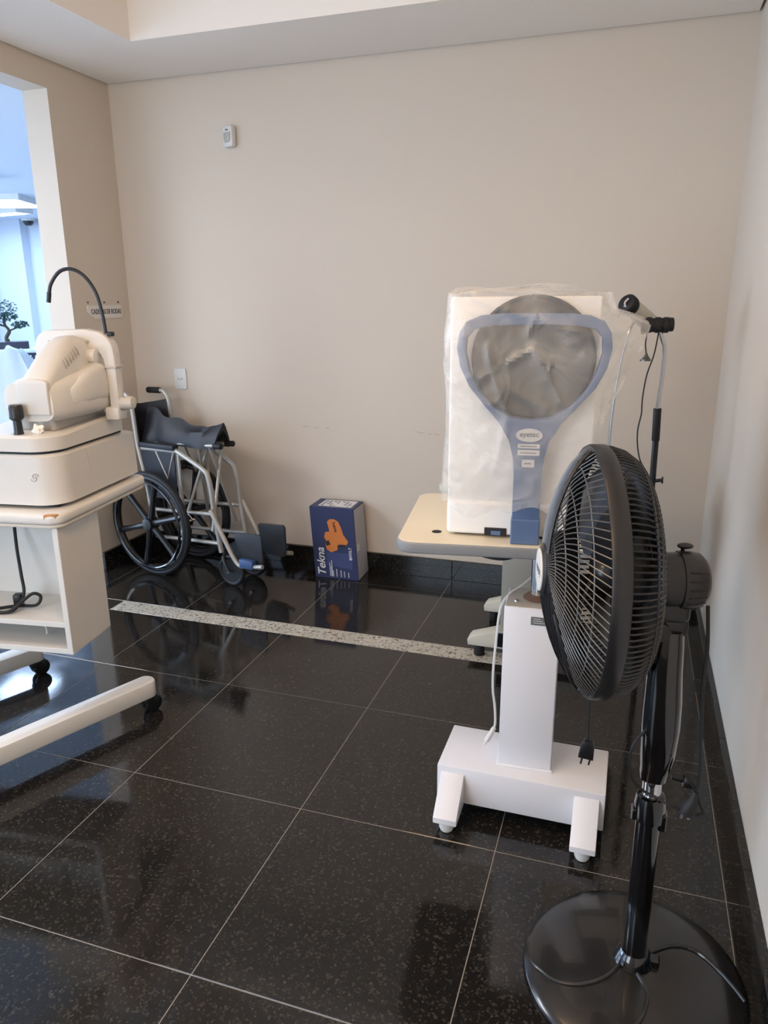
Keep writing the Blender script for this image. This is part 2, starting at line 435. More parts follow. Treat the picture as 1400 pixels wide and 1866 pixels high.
for (x, y, sx, sy, rz), l in zip(((-3.95, 4.55, .55, .5, .2), (-5.05, 6.0, 1.1, .75, .35), (-6.1, 7.0, 1.6, .2, -.15)), lab):
    t = thing('ceiling_light', l, 'ceiling light', (x, y, HZ), rz, 'ceiling lights of the next room')
    bm = new(); plate_hole(bm, rrect(-sx / 2 - .03, sx / 2 + .03, -sy / 2 - .03, sy / 2 + .03, .01, 2), rrect(-sx / 2, sx / 2, -sy / 2, sy / 2, .01, 2), -.06, 0)
    obj('frame', bm, 'white_plastic', t, 0)
    obj('diffuser', bb(new(), -sx / 2, sx / 2, -sy / 2, sy / 2, -.045, -.02), 'led_cool', t, 0)
t = thing('hall_fill_panel', 'unseen glowing panel added in the next room to brighten the right wall', 'ceiling light', (-2.4, .1, HZ), 0)  # fill panel out of view, added to lift the right wall
bm = new(); plate_hole(bm, rrect(-.63, .63, -.63, .63, .01, 2), rrect(-.6, .6, -.6, .6, .01, 2), -.06, 0); obj('frame', bm, 'white_plastic', t, 0)
obj('diffuser', bb(new(), -.6, .6, -.6, .6, -.045, -.02), 'fill_neutral', t, 0)
t = thing('dome_camera', 'small dark dome camera high on the far hall wall', 'camera', (-6.14, 7.86, 2.585))
bm = new(); lathe(bm, [(0, .035), (.09, .035), (.09, 0), (0, 0)], 20); obj('mount', bm, 'white_plastic', t)
bm = new(); lathe(bm, [(.075, 0), (.068, -.03), (.045, -.058), (0, -.07)], 20); obj('dome', bm, 'black_gloss', t)
# console table with fretwork apron
cx, cy = -3.84, 5.27
ct = thing('console_table', 'white console table with black fretwork apron in the next room', 'table', (cx, cy, 0), .75)
obj('top', bb(new(), -.75, .75, -.2, .2, 1.0, 1.035, .006), 'cloth_white', ct)
for sx in (-.7, .7):
    for sy in (-.16, .16): obj('leg', bb(new(), sx - .025, sx + .025, sy - .025, sy + .025, 0, 1.0, .004, 1), 'cloth_white', ct)
ap = obj('apron', bb(new(), -.72, .72, -.195, -.18, .985, 1.0), 'pot_black', ct)
bm = new(); bb(bm, -.72, .72, -.195, -.18, .88, .892)
k = -.68
while k < .7:
    ring = [(k + .036 * math.cos(a * PI / 6), -.188, .94 + .044 * math.sin(a * PI / 6)) for a in range(12)]
    tube(bm, ring, .009, 6, True); cyl(bm, (k - .03, -.188, .89), (k + .03, -.188, .99), .007, n=6)
    k += .058
obj('fretwork', bm, 'pot_black', ap)
bp_ = thing('bonsai', 'small bonsai tree with pads of green leaves in dark tray pot', 'plant', (-4.05, 5.10, 1.035), .75); bp_.scale = (1.12, 1.12, 1.12)
bm = new(); prism(bm, rrect(-.15, .15, -.09, .09, .02), 0, .065, .004); obj('tray_pot', bm, 'pot_black', bp_)
bm = new(); tube(bm, smooth_path([(-.02, 0, .06), (-.03, 0, .1), (0, 0, .16), (-.03, 0, .22), (-.02, 0, .3)]), [.02] * 5 + [.016] * 8 + [.012] * 12, 8)
tube(bm, smooth_path([(0, 0, .16), (.05, 0, .18), (.1, 0, .2)]), .008, 6); tube(bm, smooth_path([(-.03, 0, .2), (-.09, 0, .22), (-.13, .01, .22)]), .008, 6)
obj('trunk', bm, 'bark', bp_)
for c, s in (((-.02, 0, .36), (.11, .09, .075)), ((.10, 0, .215), (.075, .06, .035)), ((-.12, 0, .25), (.08, .06, .05)), ((.0, 0, .29), (.09, .07, .04))):
    bm = new()
    for _ in range(260):
        d = Vector((random.gauss(0, 1), random.gauss(0, 1), random.gauss(0, 1))).normalized() * random.uniform(.55, 1.08)
        p = Vector(c) + Vector((d.x * s[0], d.y * s[1], d.z * s[2]))
        q = Matrix.Translation(p) @ Matrix.Rotation(random.uniform(0, 6), 4, 'Z') @ Matrix.Rotation(random.uniform(0, 3), 4, 'X')
        v = [bm.verts.new(q @ Vector(e)) for e in ((-.012, 0, 0), (0, -.007, .002), (.012, 0, 0), (0, .007, .002))]; bm.faces.new(v)
    o = obj('foliage_pad', bm, 'leaf', bp_); o['kind'] = 'stuff'
# sheet-draped armchair
bm = new(); rings = []
for i in range(26):
    f = i / 25; z = .02 + 1.07 * f
    R = []
    for k in range(64):
        a = 2 * PI * k / 64; c, s = math.cos(a), math.sin(a)
        r = 1 / max(abs(c) ** 4 + abs(s) ** 4, 1e-6) ** .25
        taper = (1 - .12 * f) if f < .55 else (.93 - 1.25 * (f - .55) ** 1.4)
        fold = 1 + .05 * math.sin(9 * a + 3 * f) * (1 - f * .6) + .03 * math.sin(17 * a - 5 * f)
        nz = noise.noise(Vector((c * 2, s * 2, z * 4))) * .07
        R.append((.42 * c * r * taper * fold + nz, .40 * s * r * taper * fold + nz + (.10 if f > .55 else 0) * (f - .55), z + noise.noise(Vector((c * 3, s * 3, f * 5 + 4))) * .05 * f))
    rings.append(R)
loft(bm, rings)
o = obj('covered_armchair', bm, 'cloth_white', None, 60); o.location = (-3.24, 4.10, 0); o.rotation_euler.z = .6
tag(o, 'armchair draped in a crumpled white sheet in the next room', 'armchair')

# ------------------------------------------------------------------ unseen warm lamps, hung below the tray to brighten the ceiling; second one added
for (x, y), l in zip(((1.1, .1), (1.1, -1.35)), ('square warm white pendant lamp hung from the tray above the tables', 'unseen warm pendant lamp added behind the camera for more light')):
    t = thing('pendant_lamp', l, 'ceiling light', (x, y, TZ), 0, 'pendant lamps of the ceiling tray')
    bm = new(); bb(bm, -.16, .16, -.02, .02, -.47, -.455, .003, 1); obj('frame', bm, 'white_plastic', t, 0)
    for q in (-.12, .12):
        bm = new(); cyl(bm, (q, 0, -.456), (q, 0, 0), .005, n=8); obj('hanger', bm, 'chrome', t)
    bm = new(); bb(bm, -.2, .2, -.2, .2, -.60, -.47, .01, 2); obj('diffuser', bm, 'led_warm', t, 0)
# ================================================================== WALL FITTINGS
t = thing('motion_sensor', 'small white motion sensor high on the back wall', 'sensor', (-.024, YB, 2.319), -.25)
bm = new(); prism(bm, rrect(-.034, .034, -.052, .052, .014), 0, .034, .008, 3, M=FRONT); obj('case', bm, 'white_plastic', t)
bm = new(); prism(bm, [(-.022, .018), (.022, .018), (.022, -.012), (.014, -.028), (-.014, -.028), (-.022, -.012)], .030, .040, .006, 3, M=FRONT); obj('lens', bm, 'clear_lens', t)
bm = new(); prism(bm, rrect(-.008, .008, .027, .033, .002), .032, .0362, M=FRONT); obj('indicator', bm, 'socket_dark', t)
bm = new(); box(bm, (0, .01, -.0), (.03, .03, .05)); obj('bracket', bm, 'white_plastic', t)
t = thing('wall_outlet', 'white plastic wall outlet above the wheelchair handle', 'outlet', (-.447, YB, 1.062))
bm = new(); prism(bm, rrect(-.04, .04, -.06, .06, .006), 0, .009, .003, 2, M=FRONT); p_ = obj('cover_plate', bm, 'white_plastic', t)
bm = new(); prism(bm, rrect(-.022, .022, -.011, .011, .006), .009, .0105, M=FRONT); obj('socket', bm, 'white_plastic', p_)
for x in (-.012, 0, .012):
    bm = new(); cyl(bm, (x, -.0102, (0 if x else -.003)), (x, -.0112, (0 if x else -.003)), .0032, n=10); obj('socket_hole', bm, 'socket_dark', p_)
# wheelchair parking sign on left wall
sg = thing('wall_sign', 'white plaque reading CADEIRAS DE RODAS on the left wall', 'sign', (XL, 2.437, 1.443), PI / 2)
bm = new(); prism(bm, [(-.10, -.034), (.14, -.034), (.14, .036), (-.145, .036), (-.145, .0)], 0, .006, M=FRONT); obj('plaque', bm, 'sign_white', sg, 0)
text('lettering', 'CADEIRAS DE RODAS', .036, T(.005, -.0065, .002) @ FRONT, 'sign_ink', sg, sx=.72, bold=.0006)
for x in (-.135, .0, .12):
    bm = new(); cyl(bm, (x, 0, .052), (x, -.003, .052), .006, n=12); obj('screw', bm, 'screw_steel', sg)

# ================================================================== CARTON
cb = thing('tool_carton', 'navy blue power tool carton reading Tekna against the back wall', 'box', (.572, 2.546, 0), .02)
W_, D_, H_ = .256, .172, .412
bm = new(); bb(bm, -W_ / 2, W_ / 2, -D_ / 2, D_ / 2, 0, H_, .002, 1); body = obj('carton_body', bm, 'carton_navy', cb)
f0 = -D_ / 2
obj('side_panel', bb(new(), W_ / 2 - .001, W_ / 2 + .0006, f0 + .006, D_ / 2 - .002, .004, H_ - .008), 'carton_side', cb, 0)
bm = new(); bb(bm, -.085, .105, f0 + .025, D_ / 2 - .018, H_ - .001, H_ + .0008); lb = obj('top_label', bm, 'carton_white', cb, 0)
for i in range(7):
    for j in range(4):
        if random.random() < .6:
            x = -.075 + i * .025; y = f0 + .036 + j * .028
            obj('print_block', bb(new(), x, x + random.uniform(.008, .02), y, y + .012, H_ + .0008, H_ + .0011), 'carton_print', lb, 0)
FM = T(0, f0 - .0006, 0) @ FRONT
bm = new(); prism(bm, [(-.03, .33), (-.015, .345), (.01, .348), (.035, .335), (.05, .30), (.06, .26), (.085, .225), (.075, .205), (.03, .205), (.015, .17), (-.02, .155), (-.045, .17),
                       (-.05, .2), (-.045, .225), (-.055, .24), (-.045, .27), (-.02, .275)][::-1], -.0005, .0006, M=FM)
ph = obj('product_picture', bm, 'tool_orange', cb, 0)
for p in ([(-.05, .215), (-.03, .225), (-.02, .2), (-.045, .19)], [(.02, .2), (.07, .205), (.06, .19), (.02, .185)]):
    bm = new(); prism(bm, p[::-1], .0006, .0009, M=FM); obj('picture_dark_patch', bm, 'tool_dark', ph, 0)  # darker patches printed on the tool picture
text('lettering', 'Tekna', .066, FM @ T(-.083, .096, .0006) @ Matrix.Rotation(PI / 2, 4, 'Z'), 'carton_white', cb, bold=.0009, sx=1.0, shear=.2)
text('lettering', 'BIVOLT', .022, FM @ T(.093, .155, .0006) @ Matrix.Rotation(PI / 2, 4, 'Z'), 'carton_white', cb, bold=.0004)
text('lettering', 'Tekna', .024, FM @ T(.012, .305, .0009) @ Matrix.Rotation(-PI / 2 + .25, 4, 'Z'), 'tool_dark', cb, bold=.0006)
bm = new(); prism(bm, [(-.05, .08), (.098, .064), (.098, .155), (-.05, .155)], -.0005, .0004, M=FM); obj('printed_panel', bm, 'carton_pale', cb, 0)
for x, h in ((-.038, .08), (-.03, .06), (-.02, .035), (.0, .045), (.025, .04), (.045, .035), (.07, .03), (-.026, .095)):
    bm = new(); bb(bm, x, x + .004, .014, .014 + h, .0003, .0006, M=FM @ Matrix.Rotation(-PI / 2, 4, 'X')) if 0 else prism(bm, [(x, .014), (x + .005, .014), (x + .005, .014 + h), (x, .014 + h)], -.0005, .0005, M=FM)
    obj('printed_line', bm, 'carton_side', cb, 0)
bm = new(); prism(bm, [(.122, .135), (.146, .16), (.16, .15), (.137, .122)], 0, .001, M=T(W_ / 2 + .001, -.195, .06) @ Matrix.Rotation(PI / 2, 4, 'Z') @ FRONT) if 0 else bb(bm, W_ / 2 + .0005, W_ / 2 + .0014, -.075, -.03, .165, .205)
obj('white_sticker', bm, 'carton_white', cb, 0)

SH = Matrix.Identity(4); SH[0][2] = -.062; SH[0][3] = .012      # the carton has sagged to one side
for ch in cb.children_recursive: ch.data.transform(SH)
# ================================================================== WHEELCHAIR   local: x forward, y to far side, z up
wc = thing('wheelchair', 'half-folded wheelchair with silver frame and black seat by the wall', 'wheelchair', (-.47, 2.235, 0), math.radians(-12))
def wheel(s, y, r, flip):
    hub = Vector((s, y, r))
    def ringpts(rr, yy, n=48): return [(s + rr * math.cos(2 * PI * k / n), yy, r + rr * math.sin(2 * PI * k / n)) for k in range(n)]
    bm = new(); tube(bm, ringpts(r - .036, y), .018, 10, True); wh = obj('wheel', bm, 'black_plastic', wc)
    bm = new(); tube(bm, ringpts(r - .016, y), .016, 10, True); obj('tyre', bm, 'black_rubber', wh)
    bm = new(); tube(bm, ringpts(r - .052, y + .03 * flip), .008, 8, True); obj('hand_rim', bm, 'black_gloss', wh)
    bm = new(); cyl(bm, (s, y - .035, r), (s, y + .035, r), .036, n=24, rr=.006); hb_ = obj('hub', bm, 'black_plastic', wh)
    for k in range(6):
        a = 2 * PI * k / 6 + .28
        d = Vector((math.cos(a), 0, math.sin(a)))
        bm = new(); tube(bm, [hub + d * .03, hub + d * .14, hub + d * (r - .04)], [.02, .015, .02], 8); obj('spoke', bm, 'black_plastic', wh)
wheel(.035, .0, .30, -1); wheel(.02, .335, .30, 1)
def wtube(name, pts, r=.011, m='silver_paint', par=None, sub=5, sm=True):
    bm = new(); tube(bm, smooth_path(pts, sub) if sm else pts, r, 10); return obj(name, bm, m, par or wc)
for y, s_ in ((.06, 1), (.275, -1)):
    far = s_ < 0
    # back cane with push handle
    ds = -.036 if not far else .028
    wtube('back_cane', [(.01 + ds * .3, y, .24), (-.02 + ds * .6, y, .55), (-.04 + ds, y, .72), (-.055 + ds, y, .90), (-.065 + ds, y, .965), (-.09 + ds, y, 1.0), (-.12 + ds, y, 1.008), (-.215 + ds, y, 1.006)], .0125)
    bm = new(); cyl(bm, (-.12 + ds, y, 1.008), (-.22 + ds, y, 1.006), .0175, n=14, rr=.003); obj('hand_grip', bm, 'black_rubber', wc)
    # arm, front post and lower rails
    wtube('side_frame', [(-.045, y, .715), (.2, y, .72), (.24, y, .712), (.40, y, .64), (.435, y, .60), (.452, y, .52), (.46, y, .418), (.49, y, .22), (.495, y, .19)], .0135)
    bm = new(); bb(bm, -.05, .215, y - .024, y + .024, .722, .752, .008, 2); obj('arm_pad', bm, 'vinyl_black', wc)
    wtube('lower_rail', [(-.02, y, .365), (.455, y, .398)], sm=False); wtube('lower_rail', [(.01, y, .208), (.478, y, .238)], sm=False)
    wtube('side_strut', [(.06, y, .715), (.14, y, .56), (.2, y, .715)], .008, sm=False)
    wtube('rear_post', [(.23, y, .71), (.235, y, .38)], .009, sm=False)
    # caster
    yc = y + (.02 if not far else -.02)
    bm = new(); cyl(bm, (.497, yc, .205), (.50, yc, .16), .014, n=12); obj('caster_stem', bm, 'black_plastic', wc)
    cs, cr = .545, .09
    bm = new(); tube(bm, [(cs + (cr - .014) * math.cos(2 * PI * k / 32), yc, cr + (cr - .014) * math.sin(2 * PI * k / 32)) for k in range(32)], .014, 8, True); cw = obj('caster_wheel', bm, 'black_rubber', wc)
    bm = new(); cyl(bm, (cs, yc - .008, cr), (cs, yc + .008, cr), cr - .014, n=28); obj('caster_disc', bm, 'black_matt', cw)
    bm = new(); cyl(bm, (cs, yc - .036, cr), (cs, yc + .036, cr), .008, n=10); obj('caster_axle', bm, 'chrome', cw)
    bm = new()
    for q in (-.028, .028): tube(bm, [(.50, yc + q * .6, .168), (.515, yc + q, .15), (cs, yc + q, cr)], .009, 8)
    obj('caster_fork', bm, 'black_plastic', wc)
    # leg rest, footplate folded up
    yo = -.005 if not far else .005
    ly = y - .03 if not far else y + .01
    wtube('leg_rest_tube', [(.462, ly, .43), (.54, ly, .295), (.60, ly, .195), (.635, ly, .155), (.675, ly, .15), (.80, ly, .168)], .012, sub=6)
    fm_ = Matrix.Translation((.70, ly + (.03 if not far else -.03), .16))
    bm = new(); prism(bm, [(-.065, -.01), (.07, -.01), (.085, .03), (.092, .165), (.08, .178), (-.085, .165), (-.095, .155), (-.08, .04)][::-1], -.006, .006, .003, 2, M=fm_ @ Matrix.Rotation(.08, 4, 'X') @ FRONT)
    obj('footplate', bm, 'footplate_grey', wc)
    bm = new(); bb(bm, .655, .745, ly - .018, ly + .018, .146, .192, .005, 2); obj('footplate_clamp', bm, 'blue_plastic' if not far else 'silver_paint', wc, label='blue plastic clamp holding the footplate' if not far else None)
# seat rails lifted by folding, sling hanging between
for y, nm in ((.125, 'seat_rail'), (.22, 'seat_rail')):
    wtube(nm, [(-.07, y, .735), (.45, y, .757)], .011, sm=False)
    bm = new(); cyl(bm, (.43, y, .756), (.485, y, .758), .016, n=12, rr=.003); obj('rail_cap', bm, 'black_rubber', wc)
bm = new(); rings = []
for i in range(25):
    f = i / 24; s = -.085 + .545 * f
    top = .93 - .05 * min(1, f / .35) - .042 * max(0, min(1, (f - .35) / .45)) + .045 * max(0, (f - .8) / .2) ** .8
    R = []
    prof = [(.112, .735), (.116, .775), (.135, .82), (.155, top - .025), (.172, top), (.189, top - .025), (.21, .82), (.229, .775), (.233, .735), (.225, .735), (.22, .772), (.20, .81), (.172, top - .045), (.145, .81), (.124, .772), (.12, .735)]
    for y, z in prof:
        wv = .007 * math.sin(f * 17 + y * 40) + noise.noise(Vector((s * 9, y * 12, z * 9))) * .012
        R.append((s + .02 * math.sin(z * 15) * f, y + wv, max(z, .735) + (wv if z > .76 else 0)))
    rings.append(R)
loft(bm, rings); obj('seat_sling', bm, 'vinyl_black', wc, 50)
bm = new(); rings = []
for i in range(15):
    f = i / 14; z = .70 + .265 * f; s0 = -.035 - .03 * f
    R = []
    N_ = 12
    for k in range(N_ + 1):
        g = k / N_; sag = math.sin(PI * g) * (.10 - .03 * f)
        R.append((s0 - .036 + .064 * g - sag + noise.noise(Vector((g * 4, f * 4, 1))) * .012, .06 + .215 * g, z - .02 * math.sin(PI * g)))
    for k in range(N_, -1, -1):
        g = k / N_; sag = math.sin(PI * g) * (.10 - .03 * f)
        R.append((s0 - .036 + .064 * g - sag + .006 + noise.noise(Vector((g * 4, f * 4, 1))) * .012, .06 + .215 * g, z - .02 * math.sin(PI * g)))
    rings.append(R)
loft(bm, rings); obj('back_sling', bm, 'vinyl_black', wc, 50)
bm = new(); prism(bm, [(-.05, .44), (.2, .44), (.2, .71), (-.05, .71)], -.003, .003, M=T(0, .06, 0) @ FRONT); obj('skirt_guard', bm, 'vinyl_black', wc, 0)
wtube('cross_brace', [(.20, .06, .24), (.30, .22, .735)], .010, sm=False); wtube('cross_brace', [(.22, .275, .24), (.32, .125, .735)], .010, sm=False)
wtube('cross_brace', [(.44, .06, .30), (.40, .22, .745)], .009, sm=False); wtube('cross_brace', [(.42, .275, .30), (.40, .125, .745)], .009, sm=False)
bm = new(); cyl(bm, (.03, -.02, .3), (.02, .355, .3), .010, n=10); obj('axle_bar', bm, 'screw_steel', wc)
bm = new(); tube(bm, smooth_path([(.22, .06, .37), (.27, .05, .38), (.31, .05, .345)], 5), .006, 8); cyl(bm, (.3, .03, .345), (.3, .07, .345), .008, n=8); obj('brake_lever', bm, 'chrome', wc)

# ================================================================== LEFT INSTRUMENT TABLE  local origin: right front top corner
th = math.radians(8)
lt = thing('instrument_table', 'cream wheeled instrument table with open cabinet at left', 'table', (.40, .645, 0), th)
ML = Matrix.Translation((.40, .645, 0)) @ Matrix.Rotation(th, 4, 'Z'); MLi = ML.inverted()
bm = new(); prism(bm, rrect(-.80, .0, -.005, .58, .045), .825, .86, .012, 4); tp = obj('table_top', bm, 'cream_laminate', lt)
bm = new(); prism(bm, rrect(-.797, -.003, -.002, .577, .043), .815, .8255, .002, 1); obj('edge_band', bm, 'cream_edge', tp)
bm = new(); prism(bm, [(-.052, -.0056), (-.018, .004), (-.012, .014), (-.03, .016), (-.05, .006)], .845, .8602); obj('chipped_corner', bm, 'chipped_wood', tp, 0, label='bare wood where the laminate is chipped')
obj('side_panel', bb(new(), -.042, -.022, .01, .245, .375, .815, .0015, 1), 'cream_laminate', lt)
obj('side_panel', bb(new(), -.70, -.68, .01, .245, .375, .815, .0015, 1), 'cream_laminate', lt)
obj('back_panel', bb(new(), -.68, -.042, .233, .245, .375, .815), 'cream_laminate', lt)
obj('shelf', bb(new(), -.68, -.042, .012, .233, .470, .488, .001, 1), 'cream_laminate', lt)
obj('bottom_shelf', bb(new(), -.68, -.042, .012, .233, .375, .393, .001, 1), 'cream_laminate', lt)
dl = Vector((.38, .925, 0)).normalized(); nl = Vector((dl.y, -dl.x, 0))
def legbar(end, length):
    a = Vector((end[0], end[1], 0)); ang = math.atan2(-dl.x, dl.y)
    M = MLi @ Matrix.Translation(a) @ Matrix.Rotation(ang, 4, 'Z')
    pol = [(-.036, -length), (.036, -length)] + [(.036 * math.cos(PI * k / 10), -.03 + .03 * math.sin(PI * k / 10)) for k in range(11)]
    bm = new(); prism(bm, pol, .068, .132, .006, 2, M=M); lg = obj('base_leg', bm, 'cream_laminate', lt)
    for yy in (-.03, -length + .05):
        bm = new()
        for q in (-.014, .014): cyl(bm, (q - .011, yy + .014, .034), (q + .011, yy + .014, .034), .034, n=22, rr=.008)
        lathe(bm, [(0, .07), (.026, .07), (.03, .05), (.024, .032), (0, .03)], 18, M=T(0, yy, 0))
        bmesh.ops.transform(bm, matrix=M, verts=bm.verts)
        obj('caster', bm, 'black_plastic', lg)
legbar((.425, .985), .95); legbar((-.195, 1.09), .95)
bm = new()
A = Vector((.425, .985, 0)) - dl * .60; B_ = Vector((-.195, 1.09, 0)) - dl * .60
for p in (0,):
    d = (B_ - A); ang = math.atan2(d.y, d.x)
    box(bm, (A + B_) / 2 + Vector((0, 0, .10)), (d.length - .07, .07, .05), .004, 1, rz=ang)
bmesh.ops.transform(bm, matrix=MLi, verts=bm.verts); obj('cross_bar', bm, 'cream_laminate', lt)
bm = new(); bb(bm, -.19, -.07, .43, .68, .125, .14, .003, 1); bb(bm, -.18, -.08, .58, .68, .14, .376, .006, 2)
bmesh.ops.transform(bm, matrix=MLi, verts=bm.verts); obj('column', bm, 'cream_laminate', lt)
# power cable bundled on the shelf
zs = .488
t = thing('power_cable', 'black power cable coiled on the shelf of the cream table', 'cable', ML @ Vector((-.075, -.01, 0)), th)
bm = new()
tube(bm, smooth_path([(-.235, .2, .76), (-.215, .17, .68), (-.19, .14, .60), (-.175, .12, .54), (-.185, .09, .502), (-.20, .06, zs + .006), (-.27, .04, zs + .006)], 8), .0055, 8)
tube(bm, smooth_path([(-.25, .05, zs + .006), (-.19, .055, zs + .012), (-.155, .08, zs + .040), (-.125, .10, zs + .062), (-.105, .11, zs + .048), (-.12, .10, zs + .02), (-.20, .11, zs + .008), (-.26, .08, zs + .006), (-.3, .07, zs + .006)], 8), .0055, 8)
obj('cord', bm, 'black_rubber', t)
bm = new(); box(bm, (-.195, .115, zs + .028), (.028, .03, .045), .004, 2, rz=.3); obj('connector', bm, 'black_plastic', t)
bm = new(); tube(bm, smooth_path([(-.24, .14, .46), (-.16, .15, .44), (-.11, .12, .42), (-.10, .11, .398)], 6), .004, 6)
o = obj('thin_cable', bm, 'cream_edge', t, label='thin pale cable hanging under the shelf')

# ================================================================== AUTOREFRACTOR on the cream table
ar = thing('eye_examination_instrument', 'cream eye examination instrument with black joystick on the left table', 'instrument', (.40, .645, .8606), th)
def chamf(u0, u1, v0, v1, c):
    q = c * 1.5
    return [(u0, v0)] + [(u1 - q + q * math.sin(k * PI / 16), v0 + q - q * math.cos(k * PI / 16)) for k in range(9)] + [(u1, v1), (u0, v1)]
bm = new(); bb(bm, -.31, -.06, .09, .53, 0, .014); obj('foot_skid', bm, 'black_matt', ar)
bm = new()
r0 = chamf(-.345, -.028, .055, .555, .055); r1 = chamf(-.342, -.031, .056, .553, .055); r2 = chamf(-.325, -.045, .062, .535, .052)
loft(bm, [[(x, y, .012) for x, y in r0], [(x, y, .04) for x, y in r0], [(x, y, .150) for x, y in r1], [(x, y, .168) for x, y in r1], [(x, y, .176) for x, y in r2]])
lo = obj('lower_case', bm, 'cream_plastic', ar, 30)
bm = new(); prism(bm, [(-.0296, 0), (-.0270, 0), (-.0275, .001), (-.0296, .001)], 0, .001); bm.free()
bm = new(); tube(bm, [(-.0292, .258, .02), (-.0305, .245, .10), (-.032, .235, .166)], .0012, 6); obj('seam', bm, 'cream_plastic_dark', lo)
bm = new()
for a0, cc in ((.2, (-.104, .107)), (.2 + PI, (-.112, .101))):
    tube(bm, [(cc[0] + .010 * math.cos(a0 + PI * k / 9), .0553, cc[1] + .009 * math.sin(a0 + PI * k / 9)) for k in range(12)], .0017, 6)
obj('emblem', bm, 'cream_plastic_dark', lo)
bm = new(); prism(bm, chamf(-.33, -.05, .075, .50, .045), .174, .186); obj('slide_gap', bm, 'black_matt', ar, 0)
bm = new()
p0 = chamf(-.345, -.036, .052, .49, .06); p1 = chamf(-.335, -.048, .06, .478, .06)
loft(bm, [[(x, y, .186) for x, y in p0], [(x, y, .228 + .018 * max(0, min(1, (y - .18) / .06))) for x, y in p0], [(x, y, .236 + .018 * max(0, min(1, (y - .18) / .06))) for x, y in p1]])
mp = obj('slide_plate', bm, 'cream_plastic', ar, 30)
for u in (-.24, -.185):
    bm = new(); cyl(bm, (u, .085, .234), (u, .085, .2395), .006, n=12, rr=.001); obj('button', bm, 'cream_edge', mp)
bm = new(); bb(bm, -.222, -.075, .145, .455, .235, .285, .012, 3); obj('head_neck', bm, 'cream_plastic_dark', ar)
# lower head body, wide
def sec(v, u0, u1, z0, z1, e=4.5, n=40, lean=0):
    cu, cz, a, b = (u0 + u1) / 2, (z0 + z1) / 2, (u1 - u0) / 2, (z1 - z0) / 2; R = []
    for k in range(n):
        t_ = 2 * PI * k / n; c, s = math.cos(t_), math.sin(t_)
        x = abs(c) ** (2 / e) * (1 if c >= 0 else -1); z = abs(s) ** (2 / e) * (1 if s >= 0 else -1)
        R.append((cu + a * x * (1 - .10 * max(z, 0)), v + lean * z, cz + b * z))
    return R
bm = new()
loft(bm, [sec(.118, -.212, -.070, .29, .375), sec(.121, -.226, -.055, .272, .392), sec(.16, -.234, -.040, .268, .402), sec(.24, -.24, -.024, .267, .415),
          sec(.33, -.24, -.017, .267, .425), sec(.42, -.238, -.018, .267, .415, lean=-.01), sec(.48, -.23, -.028, .268, .385, lean=-.03), sec(.50, -.21, -.05, .275, .36, lean=-.035)])
hd = obj('head_body', bm, 'cream_plastic', ar, 50)
# upper hood, narrow and sloping
bm = new()
def hood(v, zt, hw): return sec(v, -.115 - hw, -.115 + hw, .33, zt, 3.2)
loft(bm, [hood(.115, .395, .048), hood(.119, .405, .053), hood(.16, .440, .054), hood(.21, .482, .055), hood(.26, .515, .056), hood(.30, .529, .056), hood(.35, .531, .055), hood(.385, .522, .053), hood(.41, .505, .049), hood(.425, .48, .042)])
ho = obj('hood', bm, 'cream_plastic', ar, 50)
for k in range(6):
    f = k / 5; v = .222 + .078 * f; z = .445 + .038 * f
    bm = new(); tube(bm, smooth_path([(-.0595, v + .004, z - .014), (-.0605, v, z), (-.066, v - .004, z + .014)], 3), .0022, 6); obj('vent_slot', bm, 'cream_plastic_dark', ho)
bm = new(); cyl(bm, (-.075, .375, .460), (-.036, .375, .460), .026, n=24, rr=.004); obj('height_knob', bm, 'cream_plastic', ar)
bm = new(); prism(bm, [(-.170, .295), (-.062, .295), (-.062, .392)] + [(-.116 + .054 * math.cos(k * PI / 10), .395 + .012 * math.sin(k * PI / 10)) for k in range(11)] + [(-.170, .392)], -.012, .008, .003, 2, M=T(0, .118, 0) @ FRONT); obj('screen_cover', bm, 'cream_plastic', hd, 50)
bm = new()
loft(bm, [sec(.185, -.085, -.040, .315, .355, 4), sec(.20, -.09, -.030, .31, .375, 4), sec(.28, -.095, -.016, .31, .415, 4), sec(.36, -.095, -.010, .31, .440, 4), sec(.42, -.092, -.012, .31, .430, 4, lean=-.01), sec(.45, -.085, -.024, .32, .395, 4, lean=-.015)])
obj('side_pod', bm, 'cream_plastic', hd, 50)
# joystick
bm = new(); lathe(bm, [(0, 0), (.016, 0), (.014, .012), (.013, .05), (.0, .05)], 18, M=T(-.163, .085, .236)); js = obj('joystick', bm, 'black_plastic', ar)
bm = new(); lathe(bm, [(0, .046), (.016, .046), (.0225, .053), (.0225, .088), (.019, .094), (0, .095)], 20, M=T(-.163, .085, .236)); obj('joystick_knob', bm, 'black_plastic', js)
# forehead rest arch
bm = new()
Rr = lambda: None
va = .405
outer = [(-.275, .40)] + [(-.275 + .06 - .06 * math.cos(k * PI / 12), .487 + .06 * math.sin(k * PI / 12)) for k in range(7)] + \
        [(-.08, .5495)] + [(-.055 + .075 * math.sin(k * PI / 12), .472 + .072 * math.cos(k * PI / 12)) for k in range(7)] + [(.022, .43), (.022, .27), (-.012, .27), (-.014, .40)] + \
        [(-.055 + .035 * math.cos(k * PI / 10), .44 + .035 * math.sin(k * PI / 10)) for k in range(6)] + [(-.2, .475), (-.232, .46), (-.238, .40)]
prism(bm, outer[::-1], -.022, .022, .006, 2, M=T(0, va, 0) @ FRONT)
fr = obj('forehead_rest', bm, 'cream_plastic', ar, 40)
bm = new(); prism(bm, rrect(-.018, .026, .420, .427, .002), -.026, .026, M=T(0, va, 0) @ FRONT); obj('joint_ring', bm, 'cream_edge', fr)
